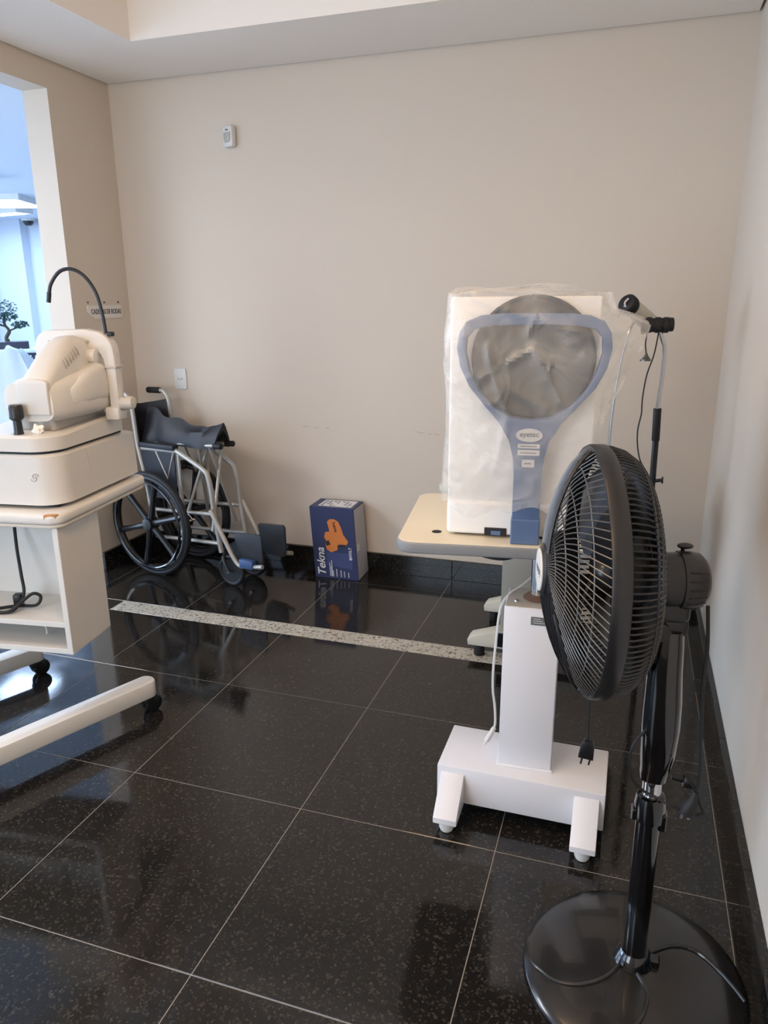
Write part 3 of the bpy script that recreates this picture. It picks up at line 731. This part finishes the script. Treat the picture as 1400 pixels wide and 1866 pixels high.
for u in (-.215, -.07):
    bm = new(); cyl(bm, (u, va - .0235, .507), (u, va - .0205, .507), .006, n=12); obj('screw_cap', bm, 'cream_plastic_dark', fr)
bm = new(); cyl(bm, (.0, va, .295), (.066, va, .299), .022, n=22, rr=.004); obj('chin_rest_knob', bm, 'cream_edge', ar)
bm = new(); bb(bm, -.03, .022, va - .03, va + .03, .24, .285, .006, 2); obj('rest_mount', bm, 'cream_plastic', ar)
bm = new(); tube(bm, smooth_path([(-.012, va, .535), (-.018, va, .60), (-.034, va, .67), (-.07, va, .723), (-.115, va, .746), (-.16, va, .738), (-.195, va, .702), (-.208, va, .668), (-.214, va, .64)], 6), .0062, 10)
gn = obj('gooseneck_light', bm, 'black_plastic', ar)
bm = new(); tube(bm, [(-.2075, va, .672), (-.2145, va, .638)], .0078, 12); obj('gooseneck_tip', bm, 'black_plastic', gn)
bm = new(); bb(bm, -.004, .016, va - .01, va + .01, .525, .540, .003, 1); obj('cable_clip', bm, 'black_plastic', fr)
# tissue
bm = new(); ball(bm, (0, 0, .012), (.02, .014, .014), 18)
for v in bm.verts: v.co *= 1 + .55 * noise.noise(v.co * 90)
for v in bm.verts: v.co.z = max(v.co.z, 0)
o = obj('tissue_scrap', bm, 'tissue', None, 0); o.location = ML @ Vector((-.108, .105, .86 + .237)); tag(o, 'crumpled white tissue scrap beside the joystick', 'tissue')

# ================================================================== RIGHT PEDESTAL TABLE
pt = thing('pedestal_table', 'white steel pedestal table with chrome post under the bagged machine', 'table', (1.845, .845, 0))
bm = new(); bb(bm, -.245, .24, -.115, .11, .045, .165, .004, 2); obj('base_beam', bm, 'steel_white', pt)
for x0 in (-.232, .155):
    for sy in (-1, 1):
        prof = [(.113, .145), (.118, .145), (.215, .055), (.215, .038), (.113, .038)]
        bm = new(); w0 = .07
        prism(bm, [(a, b) for a, b in prof], 0, w0, .003, 2, M=Matrix(((0, 0, 1, x0), (sy, 0, 0, 0), (0, 1, 0, 0), (0, 0, 0, 1))))
        bmesh.ops.recalc_face_normals(bm, faces=bm.faces); ft = obj('foot', bm, 'steel_white', pt)
        bm = new(); lathe(bm, [(0, .0), (.018, .002), (.022, .012), (.018, .038), (0, .038)], 18, M=T(x0 + .035, sy * .185, 0)); obj('glide', bm, 'white_plastic', ft)
MC = Matrix.Rotation(.05, 4, 'Z')
bm = new(); bb(bm, -.075, .078, -.06, .09, .165, .675, .003, 2, M=MC); bb(bm, -.08, .083, -.065, .095, .164, .172, .002, 1, M=MC); co = obj('column', bm, 'steel_white', pt)
bm = new(); bb(bm, -.072, .075, -.057, .087, .6745, .6765, M=MC); obj('column_cap', bm, 'cream_edge', co)
bm = new(); bb(bm, .0, .044, -.0615, -.0602, .628, .652, M=MC); npl = obj('name_plate', bm, 'name_plate', co, 0)
for k in range(3): obj('printed_line', bb(new(), .006, .038 - .006 * k, -.0619, -.0615, .634 + .006 * k, .6355 + .006 * k, M=MC), 'label_pale', npl, 0)
bm = new(); cyl(bm, (.012, .025, .674), (.012, .025, .83), .024, n=26); obj('post', bm, 'chrome', pt)
bm = new(); lathe(bm, [(.024, .690), (.036, .684), (.044, .677), (0, .6765)], 26, M=T(.012, .025, 0)); obj('post_collar', bm, 'rust', pt)
bm = new(); lathe(bm, [(0, 0), (.006, .0), (.005, .004), (0, .005)], 10, M=T(-.045, -.02, .6765)); obj('bolt', bm, 'chrome', co)
bm = new(); cyl(bm, (-.01, .04, .6765), (-.01, .04, .679), .005, n=10); obj('bolt', bm, 'black_matt', co)
rt = math.radians(8)
MT = Matrix.Translation((-.365, -.155, 0)) @ Matrix.Rotation(rt, 4, 'Z')      # front left corner of the top
bm = new(); prism(bm, rrect(0, .62, 0, .54, .05, 7), .833, .865, .005, 3, M=MT); tt = obj('table_top', bm, 'table_grey_edge', pt)
bm = new(); prism(bm, rrect(.004, .616, .004, .536, .047, 7), .864, .8662, .0006, 1, M=MT); obj('top_laminate', bm, 'cream_top', tt)
bm = new(); cyl(bm, (.105, .105, .8655), (.105, .105, .8672), .014, n=20); bmesh.ops.transform(bm, matrix=MT, verts=bm.verts); obj('cable_hole', bm, 'black_matt', tt)
bm = new(); bb(bm, -.16, .18, -.07, .12, .822, .833, .002, 1); obj('mounting_plate', bm, 'table_grey_edge', pt)
bm = new(); tube(bm, smooth_path([(-.20, -.02, .83), (-.15, -.05, .815), (-.08, -.06, .812), (-.02, -.03, .828)], 6), .004, 8); obj('hanging_cable', bm, 'black_rubber', pt)
# pale data cable
bm = new(); tube(bm, smooth_path([(.01, .10, .82), (.0, .09, .74), (-.035, .06, .70), (-.07, .03, .678), (-.092, .0, .64), (-.098, -.02, .55), (-.10, -.04, .46), (-.098, -.045, .40), (-.09, -.05, .35), (-.086, -.055, .30), (-.09, -.06, .275)], 8), .0035, 8)
t = thing('data_cable', 'thin pale cable hanging down the white pedestal column', 'cable', (1.845, .845, 0))
obj('cord', bm, 'white_cable', t)
bm = new(); tube(bm, [(-.088, -.06, .285), (-.096, -.062, .265), (-.108, -.064, .24)], [.006, .008, .008], 8); cyl(bm, (-.108, -.064, .24), (-.113, -.065, .228), .004, n=8); obj('plug', bm, 'white_plastic', t)

# ================================================================== PERIMETER MACHINE
mz = .8664
pm = thing('visual_field_machine', 'white visual field machine with blue racket-shaped frame on pedestal table', 'instrument', (1.785, .86, mz), math.radians(7))
bm = new(); bb(bm, -.19, .19, -.04, .36, .012, .64, .008, 3); hs = obj('housing', bm, 'housing_white', pm)
bm = new(); bb(bm, -.17, .17, -.025, .345, 0, .014); obj('plinth', bm, 'black_matt', pm)
bm = new(); bb(bm, -.19, .19, -.05, .36, .006, .10, .01, 3); obj('lower_cover', bm, 'housing_white', pm)
for x0, x1 in ((-.085, -.025), (.075, .16)):
    bm = new(); bb(bm, x0, x1, -.0535, -.049, .006, .028, .001, 1); sl = obj('slot', bm, 'black_matt', pm)
    obj('slot_rail', bb(new(), x0 + .018, x1 - .016, -.0545, -.0535, .008, .020), 'frame_blue', sl, 0)
cxr = .025
half_o = [(.036, 0), (.036, .19), (.040, .235), (.052, .28), (.078, .325), (.118, .37), (.158, .418), (.182, .468), (.191, .515), (.186, .552), (.168, .58), (.135, .594), (.08, .599), (0, .6)]
half_i = [(0, .335), (.05, .341), (.095, .367), (.132, .408), (.156, .455), (.168, .505), (.165, .54), (.148, .56), (.115, .568), (.06, .571), (0, .572)]
def full(h):
    a = [(cxr + x, z) for x, z in h]; b = [(cxr - x, z) for x, z in h if x > 0]
    return a + b[::-1]
bm = new(); plate_hole(bm, full(half_o), full(half_i), 0, .036, M=T(0, -.062, 0) @ FRONT); bev(bm, .004, 2, [e for e in bm.edges if len(e.link_faces) == 2 and e.calc_face_angle(0) > 1.2]); fr_ = obj('racket_frame', bm, 'frame_blue', pm, 40)
bm = new(); bb(bm, cxr - .038, cxr + .038, -.103, -.058, 0, .07, .003, 1); obj('frame_foot', bm, 'frame_blue', pm)
bm = new(); lathe(bm, [(0, .043), (.06, .0435), (.10, .046), (.13, .050), (.146, .056), (.151, .058), (.155, .056), (.156, .045), (.156, .02), (0, .02)], 48, M=T(cxr, .0, .487) @ FRONT); bw = obj('bowl', bm, 'bowl_dark', pm, 50)
bm = new(); lathe(bm, [(.147, .057), (.151, .0605), (.157, .058), (.158, .045)], 48, M=T(cxr, .0, .487) @ FRONT); obj('bowl_rim', bm, 'black_matt', bw, 50)
bm = new(); prism(bm, [(.034 * math.cos(2 * PI * k / 28), .0175 * math.sin(2 * PI * k / 28)) for k in range(28)], 0, .0015, M=T(cxr, -.0985, .296) @ FRONT); bd = obj('badge', bm, 'label_pale', pm, 0)
text('lettering', 'eyetec', .0185, T(cxr, -.1002, .298) @ FRONT, 'label_ink', bd, bold=.0003)
for z0, z1, hw in ((.262, .273, .028), (.243, .257, .028), (.212, .232, .016)):
    bm = new(); bb(bm, cxr - hw, cxr + hw, -.0995, -.0975, z0, z1); sk = obj('sticker', bm, 'label_pale', pm, 0)
    obj('sticker_print', bb(new(), cxr - hw + .006, cxr + hw - .008, -.0998, -.0995, (z0 + z1) / 2 - .0015, (z0 + z1) / 2 + .001), 'label_ink', sk, 0)
# plastic bag draped over the top
bm = new(); rings = []
NB, MB_ = 260, 84
def bag_outline(a):
    c, s = math.cos(a), math.sin(a)
    ax = .300 if c > 0 else .206; ay = .150 if s < 0 else .385
    e = 5.0
    k = 1 / (abs(c) ** e + abs(s) ** e) ** (1 / e)
    return c * k * ax, s * k * ay + .0
def fp(px, py): return ((px - 820) / 280 * .368 - .165, .64 - (py - 540) * .302 / 230)
CR = []
for pl_, amp, wd in (([(851, 546), (960, 582), (1114, 627)], .012, .010), ([(880, 629), (889, 675), (918, 750)], .010, .010), ([(960, 634), (1014, 731)], .012, .009),
                     ([(901, 700), (989, 744)], .009, .012), ([(918, 659), (960, 634), (991, 659), (985, 690)], .011, .008), ([(960, 575), (951, 604)], .014, .008),
                     ([(868, 690), (905, 660)], .007, .010), ([(1030, 620), (1120, 600), (1160, 640)], .010, .012), ([(1090, 600), (1130, 700), (1120, 780)], .008, .014),
                     ([(920, 760), (900, 860)], .007, .012), ([(830, 580), (845, 700)], .006, .012)):
    q = [fp(*x) for x in pl_]
    for a_, b_ in zip(q[:-1], q[1:]): CR.append((Vector(a_), Vector(b_), amp, wd))
def crease(x, z):
    p = Vector((x, z)); h = 0
    for a_, b_, amp, wd in CR:
        d = b_ - a_; t_ = max(0, min(1, (p - a_).dot(d) / d.length_squared)); h = max(h, amp * math.exp(-((p - a_ - d * t_).length / wd) ** 2))
    return h
for i in range(MB_ + 1):
    f = i / MB_                        # 0 hem, 1 crown
    R = []
    for k in range(NB):
        a = 2 * PI * k / NB; x, y = bag_outline(a)
        right = max(0, min(1, (x - .12) / .18))
        hem = .10 + .24 * right + .012 * math.sin(7 * a) + .01 * math.sin(13 * a + 1)
        top = .655 - .075 * right ** 1.3 + .01 * math.sin(3 * a)
        if f < .78:
            g = f / .78; z = hem + (top - hem) * g; sc = 1
            # right flap tapers toward the hem
            x = x - (1 - g) ** 1.3 * .10 * right
        else:
            g = (f - .78) / .22; z = top + .006 * math.sin(PI * g) - .002; sc = 1 - g * .995
            z = z * (1 - g) + .657 * g
        p = Vector((x * 6, y * 6, z * 5))
        nz = noise.noise(p) * .009 + abs(noise.noise(p * 2.3 + Vector((4, 1, 7)))) * .009 - .004
        amp = 1 if f < .78 else (1 - .8 * (f - .78) / .22)
        d = Vector((x, y)).normalized()
        if y < -.1 and f < .8: nz += crease(x, z)
        xx, yy = x * sc + d.x * nz * amp, y * sc + d.y * nz * amp
        zz = z + (noise.noise(Vector((xx * 9, yy * 9, 3))) * .010 if f > .7 else 0)
        if f >= .78: zz = max(zz, .648 if abs(xx) < .2 else zz)
        R.append((xx + .005, yy, zz))
    rings.append(R)
loft(bm, rings, cap=False)
bag = obj('plastic_bag', bm, 'plastic_film', None, 26)
bag.location = (1.785, .86, mz); bag.rotation_euler.z = math.radians(7)
tag(bag, 'clear crinkled plastic bag draped over the white machine', 'plastic bag')

# ================================================================== REAR CREAM TABLE
rtb = thing('side_table', 'cream instrument table on splayed feet behind the pedestal table', 'table', (1.70, 1.97, 0))
bm = new(); prism(bm, rrect(-.36, .42, -.24, .27, .03), .74, .768, .004, 2); obj('table_top', bm, 'rear_cream', rtb)
bm = new(); bb(bm, -.10, .06, -.13, .16, .12, .74, .004, 2); bb(bm, -.10, .10, -.21, .24, .06, .14, .004, 2); obj('column_panel', bm, 'rear_panel', rtb)
for y0 in (-.21, .17):
    bm = new(); prism(bm, [(-.225, .055), (-.228, .078), (-.215, .095), (-.10, .135), (.10, .135), (.26, .095), (.27, .055)], 0, .075, .006, 2, M=T(0, y0 + .075, 0) @ FRONT); ft = obj('foot', bm, 'rear_cream', rtb)
    for x in (-.18, .22):
        bm = new(); cyl(bm, (x, y0 + .037, 0), (x, y0 + .037, .056), .024, n=16, rr=.004); obj('glide', bm, 'black_rubber', ft)

# ================================================================== LAMPS BEHIND
fl1 = thing('examination_lamp', 'black headed examination lamp on a chrome and black telescopic pole', 'lamp', (2.17, 1.95, 0))
bm = new(); lathe(bm, [(0, 0), (.11, 0), (.11, .012), (.06, .026), (.02, .034), (0, .034)], 32); obj('base', bm, 'black_plastic', fl1)
bm = new(); cyl(bm, (.012, 0, .03), (.0, 0, 1.0), .0125, n=14); obj('pole', bm, 'black_plastic', fl1)
bm = new(); cyl(bm, (0, 0, .955), (-.004, 0, 1.083), .0155, n=14, rr=.002); obj('grip', bm, 'black_rubber', fl1)
bm = new(); tube(bm, [(-.004, 0, 1.07), (.001, 0, 1.18), (.004, 0, 1.28), (.0, 0, 1.32), (-.02, 0, 1.375)], [.0085, .0085, .0085, .0075, .0075], 10); obj('chrome_rod', bm, 'chrome', fl1)
bm = new(); cyl(bm, (-.092, -.01, 1.398), (.026, .0, 1.402), .026, n=24, rr=.006)
for x in (-.062, -.03, .0): cyl(bm, (x - .012, -.006, 1.40), (x + .008, -.004, 1.40), .0295, n=24, rr=.003)
obj('lamp_head', bm, 'black_rubber', fl1)
bm = new(); tube(bm, smooth_path([(-.025, 0, 1.38), (-.035, 0, 1.29), (-.055, 0, 1.21), (-.063, 0, 1.12), (-.062, 0, 1.06), (-.07, 0, 1.0), (-.067, 0, .94), (-.05, 0, .87), (-.01, 0, .80), (.0, 0, .70)], 6), .003, 6); obj('lamp_cable', bm, 'black_rubber', fl1)
bm = new(); cyl(bm, (.0, 0, .79), (.04, -.01, .80), .007, n=10); cyl(bm, (.036, -.012, .80), (.042, -.012, .80), .014, n=10); obj('height_screw', bm, 'black_plastic', fl1)
fl2 = thing('tube_lamp', 'pale tubular lamp with black ring end on a chrome rod', 'lamp', (1.995, 2.02, .768))
bm = new(); lathe(bm, [(0, 0), (.07, 0), (.07, .01), (.02, .02), (0, .02)], 24); obj('base', bm, 'rear_cream', fl2)
bm = new(); tube(bm, smooth_path([(.0, 0, .015), (.0, 0, .25), (.015, 0, .45), (.04, 0, .6), (.07, .03, .66)], 5), .006, 10); obj('chrome_rod', bm, 'chrome', fl2)
bm = new(); cyl(bm, (.04, -.05, .70), (.115, .06, .635), .034, .036, n=24, rr=.004); obj('lamp_tube', bm, 'rear_cream', fl2)
bm = new(); cyl(bm, (.022, -.077, .715), (.045, -.043, .695), .035, n=24, rr=.006)
for q in (0, .5): cyl(bm, (.026 + q * .014, -.07 + q * .02, .7115 - q * .012), (.030 + q * .014, -.064 + q * .02, .708 - q * .012), .038, n=24)
obj('lamp_collar', bm, 'black_rubber', fl2)
bm = new(); tube(bm, smooth_path([(.03, -.082, .73), (.018, -.085, .715), (.022, -.085, .70), (.035, -.084, .70)], 5), .0035, 6); tube(bm, [(.02, -.08, .71), (.008, -.078, .66)], .0035, 6); tube(bm, [(.028, -.08, .70), (.02, -.078, .655)], .003, 6); obj('wire_loop', bm, 'white_cable', fl2)
bm = new(); tube(bm, smooth_path([(.10, .0, .63), (.108, -.01, .60), (.106, -.012, .56), (.112, -.012, .52)], 6), .0028, 6); tube(bm, smooth_path([(.10, -.01, .612), (.088, -.01, .606), (.090, -.01, .596), (.104, -.01, .602)], 6), .002, 6); obj('cord', bm, 'black_rubber', fl2)
bm = new(); lathe(bm, [(.004, .03), (.008, .02), (.019, .006), (.019, 0), (0, 0)], 14, M=T(.113, -.012, .492)); cyl(bm, (.104, -.012, .497), (.09, -.012, .494), .003, n=6); obj('plug', bm, 'screw_steel', fl2)

# ================================================================== FAN
FX, FY = 2.170, .31
fan = thing('pedestal_fan', 'large black pedestal fan on a glossy round base by right wall', 'fan', (FX, FY, 0))
def dome(r): return .012 + .040 * max(0, 1 - (r / .245) ** 2) ** .8
bm = new(); lathe(bm, [(0, 0), (.243, 0), (.246, .004), (.245, .010)] + [(.243 * (1 - k / 14), dome(.243 * (1 - k / 14))) for k in range(0, 14)] + [(0, dome(0))], 72)
fb = obj('base_disc', bm, 'base_gloss', fan, 50)
for P in ([(-.02, -.012), (-.055, -.065), (-.107, -.097), (-.16, -.098), (-.205, -.07), (-.228, -.045)], [(.03, .02), (.086, .066), (.137, .076), (.188, .041), (.235, -.010)],
          [(.001, -.029), (.025, -.07), (.028, -.101), (.012, -.151), (-.04, -.215)]):
    q = smooth_path([(x, y, 0) for x, y in P], 7)
    pts = [(v.x, v.y, dome(math.hypot(v.x, v.y)) + .0008) for v in q]
    bm = new(); tube(bm, pts, .0046, 8); obj('base_ridge', bm, 'base_gloss', fb)
bm = new(); lathe(bm, [(.045, .049), (.04, .062), (.034, .075), (.03, .08), (0, .08)], 28); bb(bm, .025, .055, -.012, .012, .05, .068, .003, 1); obj('pole_socket', bm, 'black_gloss', fan)
bm = new(); cyl(bm, (0, 0, .07), (0, 0, .46), .0255, n=28); obj('outer_pole', bm, 'black_gloss', fan, 50)
bm = new(); lathe(bm, [(.0255, .425), (.031, .43), (.032, .465), (.029, .487), (.024, .49), (.0, .49)], 26); bb(bm, .02, .036, -.016, .014, .41, .45, .003, 1); bb(bm, -.037, -.024, -.014, .012, .425, .452, .003, 1); obj('clamp_collar', bm, 'black_gloss', fan)
bm = new(); cyl(bm, (0, 0, .44), (0, 0, .56), .0195, n=24); obj('inner_pole', bm, 'chrome', fan)
# control column
bm = new()
cr = [(.532, .026, .028, 0), (.545, .028, .030, 0), (.56, .030, .034, .002), (.60, .035, .044, .003), (.66, .038, .048, .003), (.72, .037, .046, .002), (.78, .034, .042, 0), (.84, .031, .038, 0), (.875, .028, .034, 0)]
loft(bm, [[(cx_ + a * math.copysign(abs(math.cos(t_)) ** .7, math.cos(t_)), b * math.copysign(abs(math.sin(t_)) ** .7, math.sin(t_)), z) for t_ in [2 * PI * k / 28 for k in range(28)]] for z, a, b, cx_ in cr])
cc = obj('control_column', bm, 'black_gloss', fan, 50)
bm = new(); cyl(bm, (.036, -.005, .545), (.06, -.005, .542), .008, n=12); cyl(bm, (.058, -.005, .542), (.084, -.005, .540), .017, n=16, rr=.003); obj('lock_knob', bm, 'black_plastic', fan)
# head, local x toward the grille
ha = math.atan2(-.24, -.97); HZ_ = .990
MH = Matrix.Translation((0, 0, HZ_)) @ Matrix.Rotation(ha, 4, 'Z')
def head(name, bm, m, par=None, sharp=40):
    bmesh.ops.transform(bm, matrix=MH, verts=bm.verts); return obj(name, bm, m, par or fan, sharp)
XA = Matrix(((0, 0, 1, 0), (0, 1, 0, 0), (-1, 0, 0, 0), (0, 0, 0, 1)))      # lathe axis z -> local x
MZ = T(0, 0, -.016)
RC, RR = .155, .241
bm = new(); lathe(bm, [(0, .09), (.050, .09), (.053, .07), (.054, .02), (.054, -.012), (0, -.012)], 32, M=MZ @ XA); mo = head('motor_housing', bm, 'fan_plastic')
bm = new(); lathe(bm, [(0, -.006), (.057, -.006), (.0575, -.024), (.054, -.045), (.043, -.056), (.02, -.061), (0, -.061)], 32, M=MZ @ XA); mc = head('motor_cover', bm, 'fan_plastic')
for k in range(9):
    a = PI * .5 - (k - 2) * .3
    bm = new(); M_ = MZ @ XA @ Matrix.Rotation(a, 4, 'Z')
    tube(bm, [M_ @ Vector((.0575, 0, -.014)), M_ @ Vector((.0570, 0, -.030)), M_ @ Vector((.051, 0, -.048))], .0018, 6); head('vent_slot', bm, 'black_matt', mc)
bm = new(); cyl(bm, (-.014, -.012, .034), (-.014, -.012, .05), .004, n=8); ball(bm, (-.018, -.012, .050), (.016, .010, .006), 12); head('oscillation_knob', bm, 'fan_plastic', mc)
bm = new(); bb(bm, -.03, .06, -.034, .034, -.095, -.05, .012, 3); bb(bm, -.03, .045, -.028, .028, -.125, -.09, .008, 2); head('tilt_neck', bm, 'fan_plastic')
bm = new(); cyl(bm, (.035, -.034, -.10), (.035, .05, -.10), .012, n=14); cyl(bm, (.035, .046, -.10), (.035, .066, -.10), .02, n=14, rr=.004); head('tilt_knob', bm, 'black_plastic')
# blades
bm = new(); lathe(bm, [(0, .115), (.03, .113), (.042, .10), (.044, .06), (0, .06)], 24, M=XA @ T(0, 0, .045)); hub = head('blade_hub', bm, 'fan_blade')
for k in range(4):
    a = 2 * PI * k / 4 + .5; rings = []
    for i in range(9):
        f = i / 8; r = .038 + .175 * f; w0 = .035 + .05 * math.sin(PI * min(1, f * .8 + .12)); tw = .75 - .35 * f
        R = []
        for g, off in ((-1, .0012), (-.4, .0035), (.3, .0035), (1, .0012), (.3, -.001), (-.4, -.001)):
            ang = a + (g * w0 / max(r, .06)) * math.cos(tw) * .9 + .25 * f
            R.append((.14 + g * w0 * math.sin(tw) * .55 + off, r * math.cos(ang), r * math.sin(ang)))
        rings.append(R)
    bm = new(); loft(bm, rings); head('blade', bm, 'fan_blade', hub, 50)
# rim band
bm = new(); lathe(bm, [(RR - .006, RC + .018), (RR + .002, RC + .019), (RR + .005, RC + .013), (RR + .005, RC - .011), (RR + .001, RC - .015), (RR - .006, RC - .014), (RR - .006, RC + .018)], 90, M=XA); head('rim_band', bm, 'fan_plastic', None, 50)
bm = new(); bb(bm, RC - .02, RC + .02, -.02, .02, -RR - .010, -RR, .003, 1); head('rim_clip', bm, 'clear_lens')
# front grille: curved wires, domed
def fx(r): return RC + .016 + .082 * max(0, 1 - (r / (RR - .002)) ** 2) ** .75
WG = 96
def inwedge(a):  # smooth closed wedge low on the front
    return False
bm = new()
for k in range(WG):
    a = 2 * PI * k / WG; pts = []
    for i in range(9):
        t_ = i / 8; r = .05 + (RR - .053) * t_; aa = a - .42 * t_ ** 1.3
        pts.append((fx(r), r * math.cos(aa), r * math.sin(aa)))
    tube(bm, pts, .00125, 4)
for r in (.09, .135, .175, .21):
    tube(bm, [(fx(r) - .0022, r * math.cos(2 * PI * k / 60), r * math.sin(2 * PI * k / 60)) for k in range(60)], .0014, 4, True)
gf = head('front_grille', bm, 'fan_wire', None, 60)
# rear grille
bm = new()
WR = 128
for k in range(WR):
    a = 2 * PI * k / WR; c, s = math.cos(a), math.sin(a)
    prof = [(.055, .062), (.11, .062), (.16, .066), (.195, .075), (.219, .090), (.234, .110), (.241, .132), (.241, RC - .006)]
    tube(bm, [(x, r * c, r * s) for r, x in prof], .0021, 4)
for r, x in ((.08, .062), (.12, .0625), (.15, .0655), (.18, .0705), (.205, .081), (.222, .093)):
    tube(bm, [(x, r * math.cos(2 * PI * k / 60), r * math.sin(2 * PI * k / 60)) for k in range(60)], .002, 4, True)
gr = head('rear_grille', bm, 'fan_plastic', None, 60)
bm = new(); lathe(bm, [(0, .072), (.066, .072), (.066, .060), (0, .060)], 30, M=XA); head('grille_centre_plate', bm, 'fan_plastic', gr)
# V-shaped closed sector of front grille with spokes and badge
def secpoint(r, a, off=.003): return (fx(r) + off, r * math.cos(a), r * math.sin(a))
aL, aR = -PI / 2 - 1.45, -PI / 2 + .34     # lower sector, y local to the right seen from behind
def yedge(z): return .065 - .95 * z - 4.3 * z * z
def front(y, z, off): return (fx(min(RR - .003, math.hypot(y, z))) + off, y, z)
bm = new(); t = bmesh.new(); G = []
RS = RR - .003
for i in range(17):
    z = .01 - (RS - .002 + .01) * i / 16; yl = -math.sqrt(max(RS * RS - z * z, 0)) ; yr = min(yedge(z), -yl)
    G.append([t.verts.new(front(yl + (yr - yl) * j / 16, z, .0015)) for j in range(17)])
for i in range(16):
    for j in range(16): t.faces.new((G[i][j], G[i][j + 1], G[i + 1][j + 1], G[i + 1][j]))
bmesh.ops.recalc_face_normals(t, faces=t.faces)
bmesh.ops.solidify(t, geom=t.faces[:], thickness=.0015); merge(bm, t)
sh_ = head('grille_shield', bm, 'black_plastic', gf, 50)
bm = new()
for k in range(1, 17):
    y = -.18 + k * .018; zs_ = [-.02 - .2 * q / 8 for q in range(9)]
    pts = [front(y, z, .0032) for z in zs_ if math.hypot(y, z) < RS - .004 and y < yedge(z) - .004]
    if len(pts) > 2: tube(bm, pts, .0009, 4)
head('shield_ribs', bm, 'fan_plastic', sh_)
for sgn in (1, -1):
    zs_ = [.05 * sgn + (RS - .052) * sgn * q / 12 for q in range(13)]
    bm = new(); tube(bm, [front(yedge(z) if sgn < 0 else .058 - .22 * z, z, .003) for z in zs_ if math.hypot(yedge(z) if sgn < 0 else .058 - .22 * z, z) < RS], .0042, 8); head('grille_spoke', bm, 'fan_plastic', gf)
bm = new(); lathe(bm, [(0, .259), (.044, .258), (.052, .254), (.054, .246), (0, .244)], 36, M=XA); gc = head('grille_hub', bm, 'fan_plastic', gf)
bm = new(); prism(bm, [(.042 * math.cos(2 * PI * k / 32), .042 * math.sin(2 * PI * k / 32)) for k in range(32)], .2575, .2612, .001, 1, M=XA); head('badge', bm, 'white_plastic', gc)
bm = new()
for k in range(6): bb(bm, .2612, .2616, -.026 + k * .009, -.020 + k * .009, -.005 - (k % 2) * .003, .006)
head('badge_wordmark', bm, 'label_ink', gc, 0)
# power cord looped beside the column with plug, and plug hanging from the rim
t = thing('fan_power_cord', 'black fan cord looped around the column with round plug', 'cable', (FX, FY, 0))
bm = new()
p = lambda x, y, z: (x - FX, y - FY, z)
tube(bm, smooth_path([p(2.232, .28, .94), p(2.238, .262, .86), p(2.238, .258, .78), p(2.245, .258, .68), p(2.252, .26, .58), p(2.250, .262, .55), p(2.25, .265, .53)], 6), .0035, 8)
tube(bm, smooth_path([p(2.212, .27, .60), p(2.232, .262, .575), p(2.25, .262, .545), p(2.262, .262, .515), p(2.268, .264, .498), p(2.255, .264, .491), p(2.235, .262, .496), p(2.205, .26, .504), p(2.18, .272, .508), p(2.15, .28, .515), p(2.128, .27, .545), p(2.118, .262, .59), p(2.124, .262, .63), p(2.145, .275, .66)], 6), .003, 8)
obj('cord', bm, 'black_rubber', t)
bm = new(); tube(bm, [p(2.25, .262, .545), p(2.246, .260, .525), p(2.240, .259, .512), p(2.236, .258, .495)], [.006, .010, .017, .015], 12)
pl = obj('plug', bm, 'black_rubber', t)
bm = new(); 
for q in (-.007, .007): cyl(bm, p(2.236 + q, .258, .497), p(2.234 + q, .257, .482), .0022, n=8)
obj('plug_pin', bm, 'chrome', pl)
hx, hy = 2.03, .262
t = thing('hanging_plug', 'black two-pin plug hanging on its cord below the fan grille', 'plug', (hx, hy, 0))
bm = new(); tube(bm, [(0, 0, .745), (.002, 0, .68), (.004, 0, .622)], .0024, 8); obj('cord', bm, 'black_rubber', t)
bm = new(); prism(bm, [(-.008, .0), (.008, .0), (.0135, -.012), (.0155, -.042), (-.0155, -.042), (-.0135, -.012)][::-1], -.008, .008, .003, 2, M=T(.006, 0, .622) @ Matrix.Rotation(.09, 4, 'Y') @ FRONT); pl = obj('plug_body', bm, 'black_plastic', t)
for q in (-.008, .008):
    bm = new(); cyl(bm, (q + .004, 0, .582), (q + .001, 0, .564), .002, n=8); obj('pin', bm, 'black_plastic', pl)
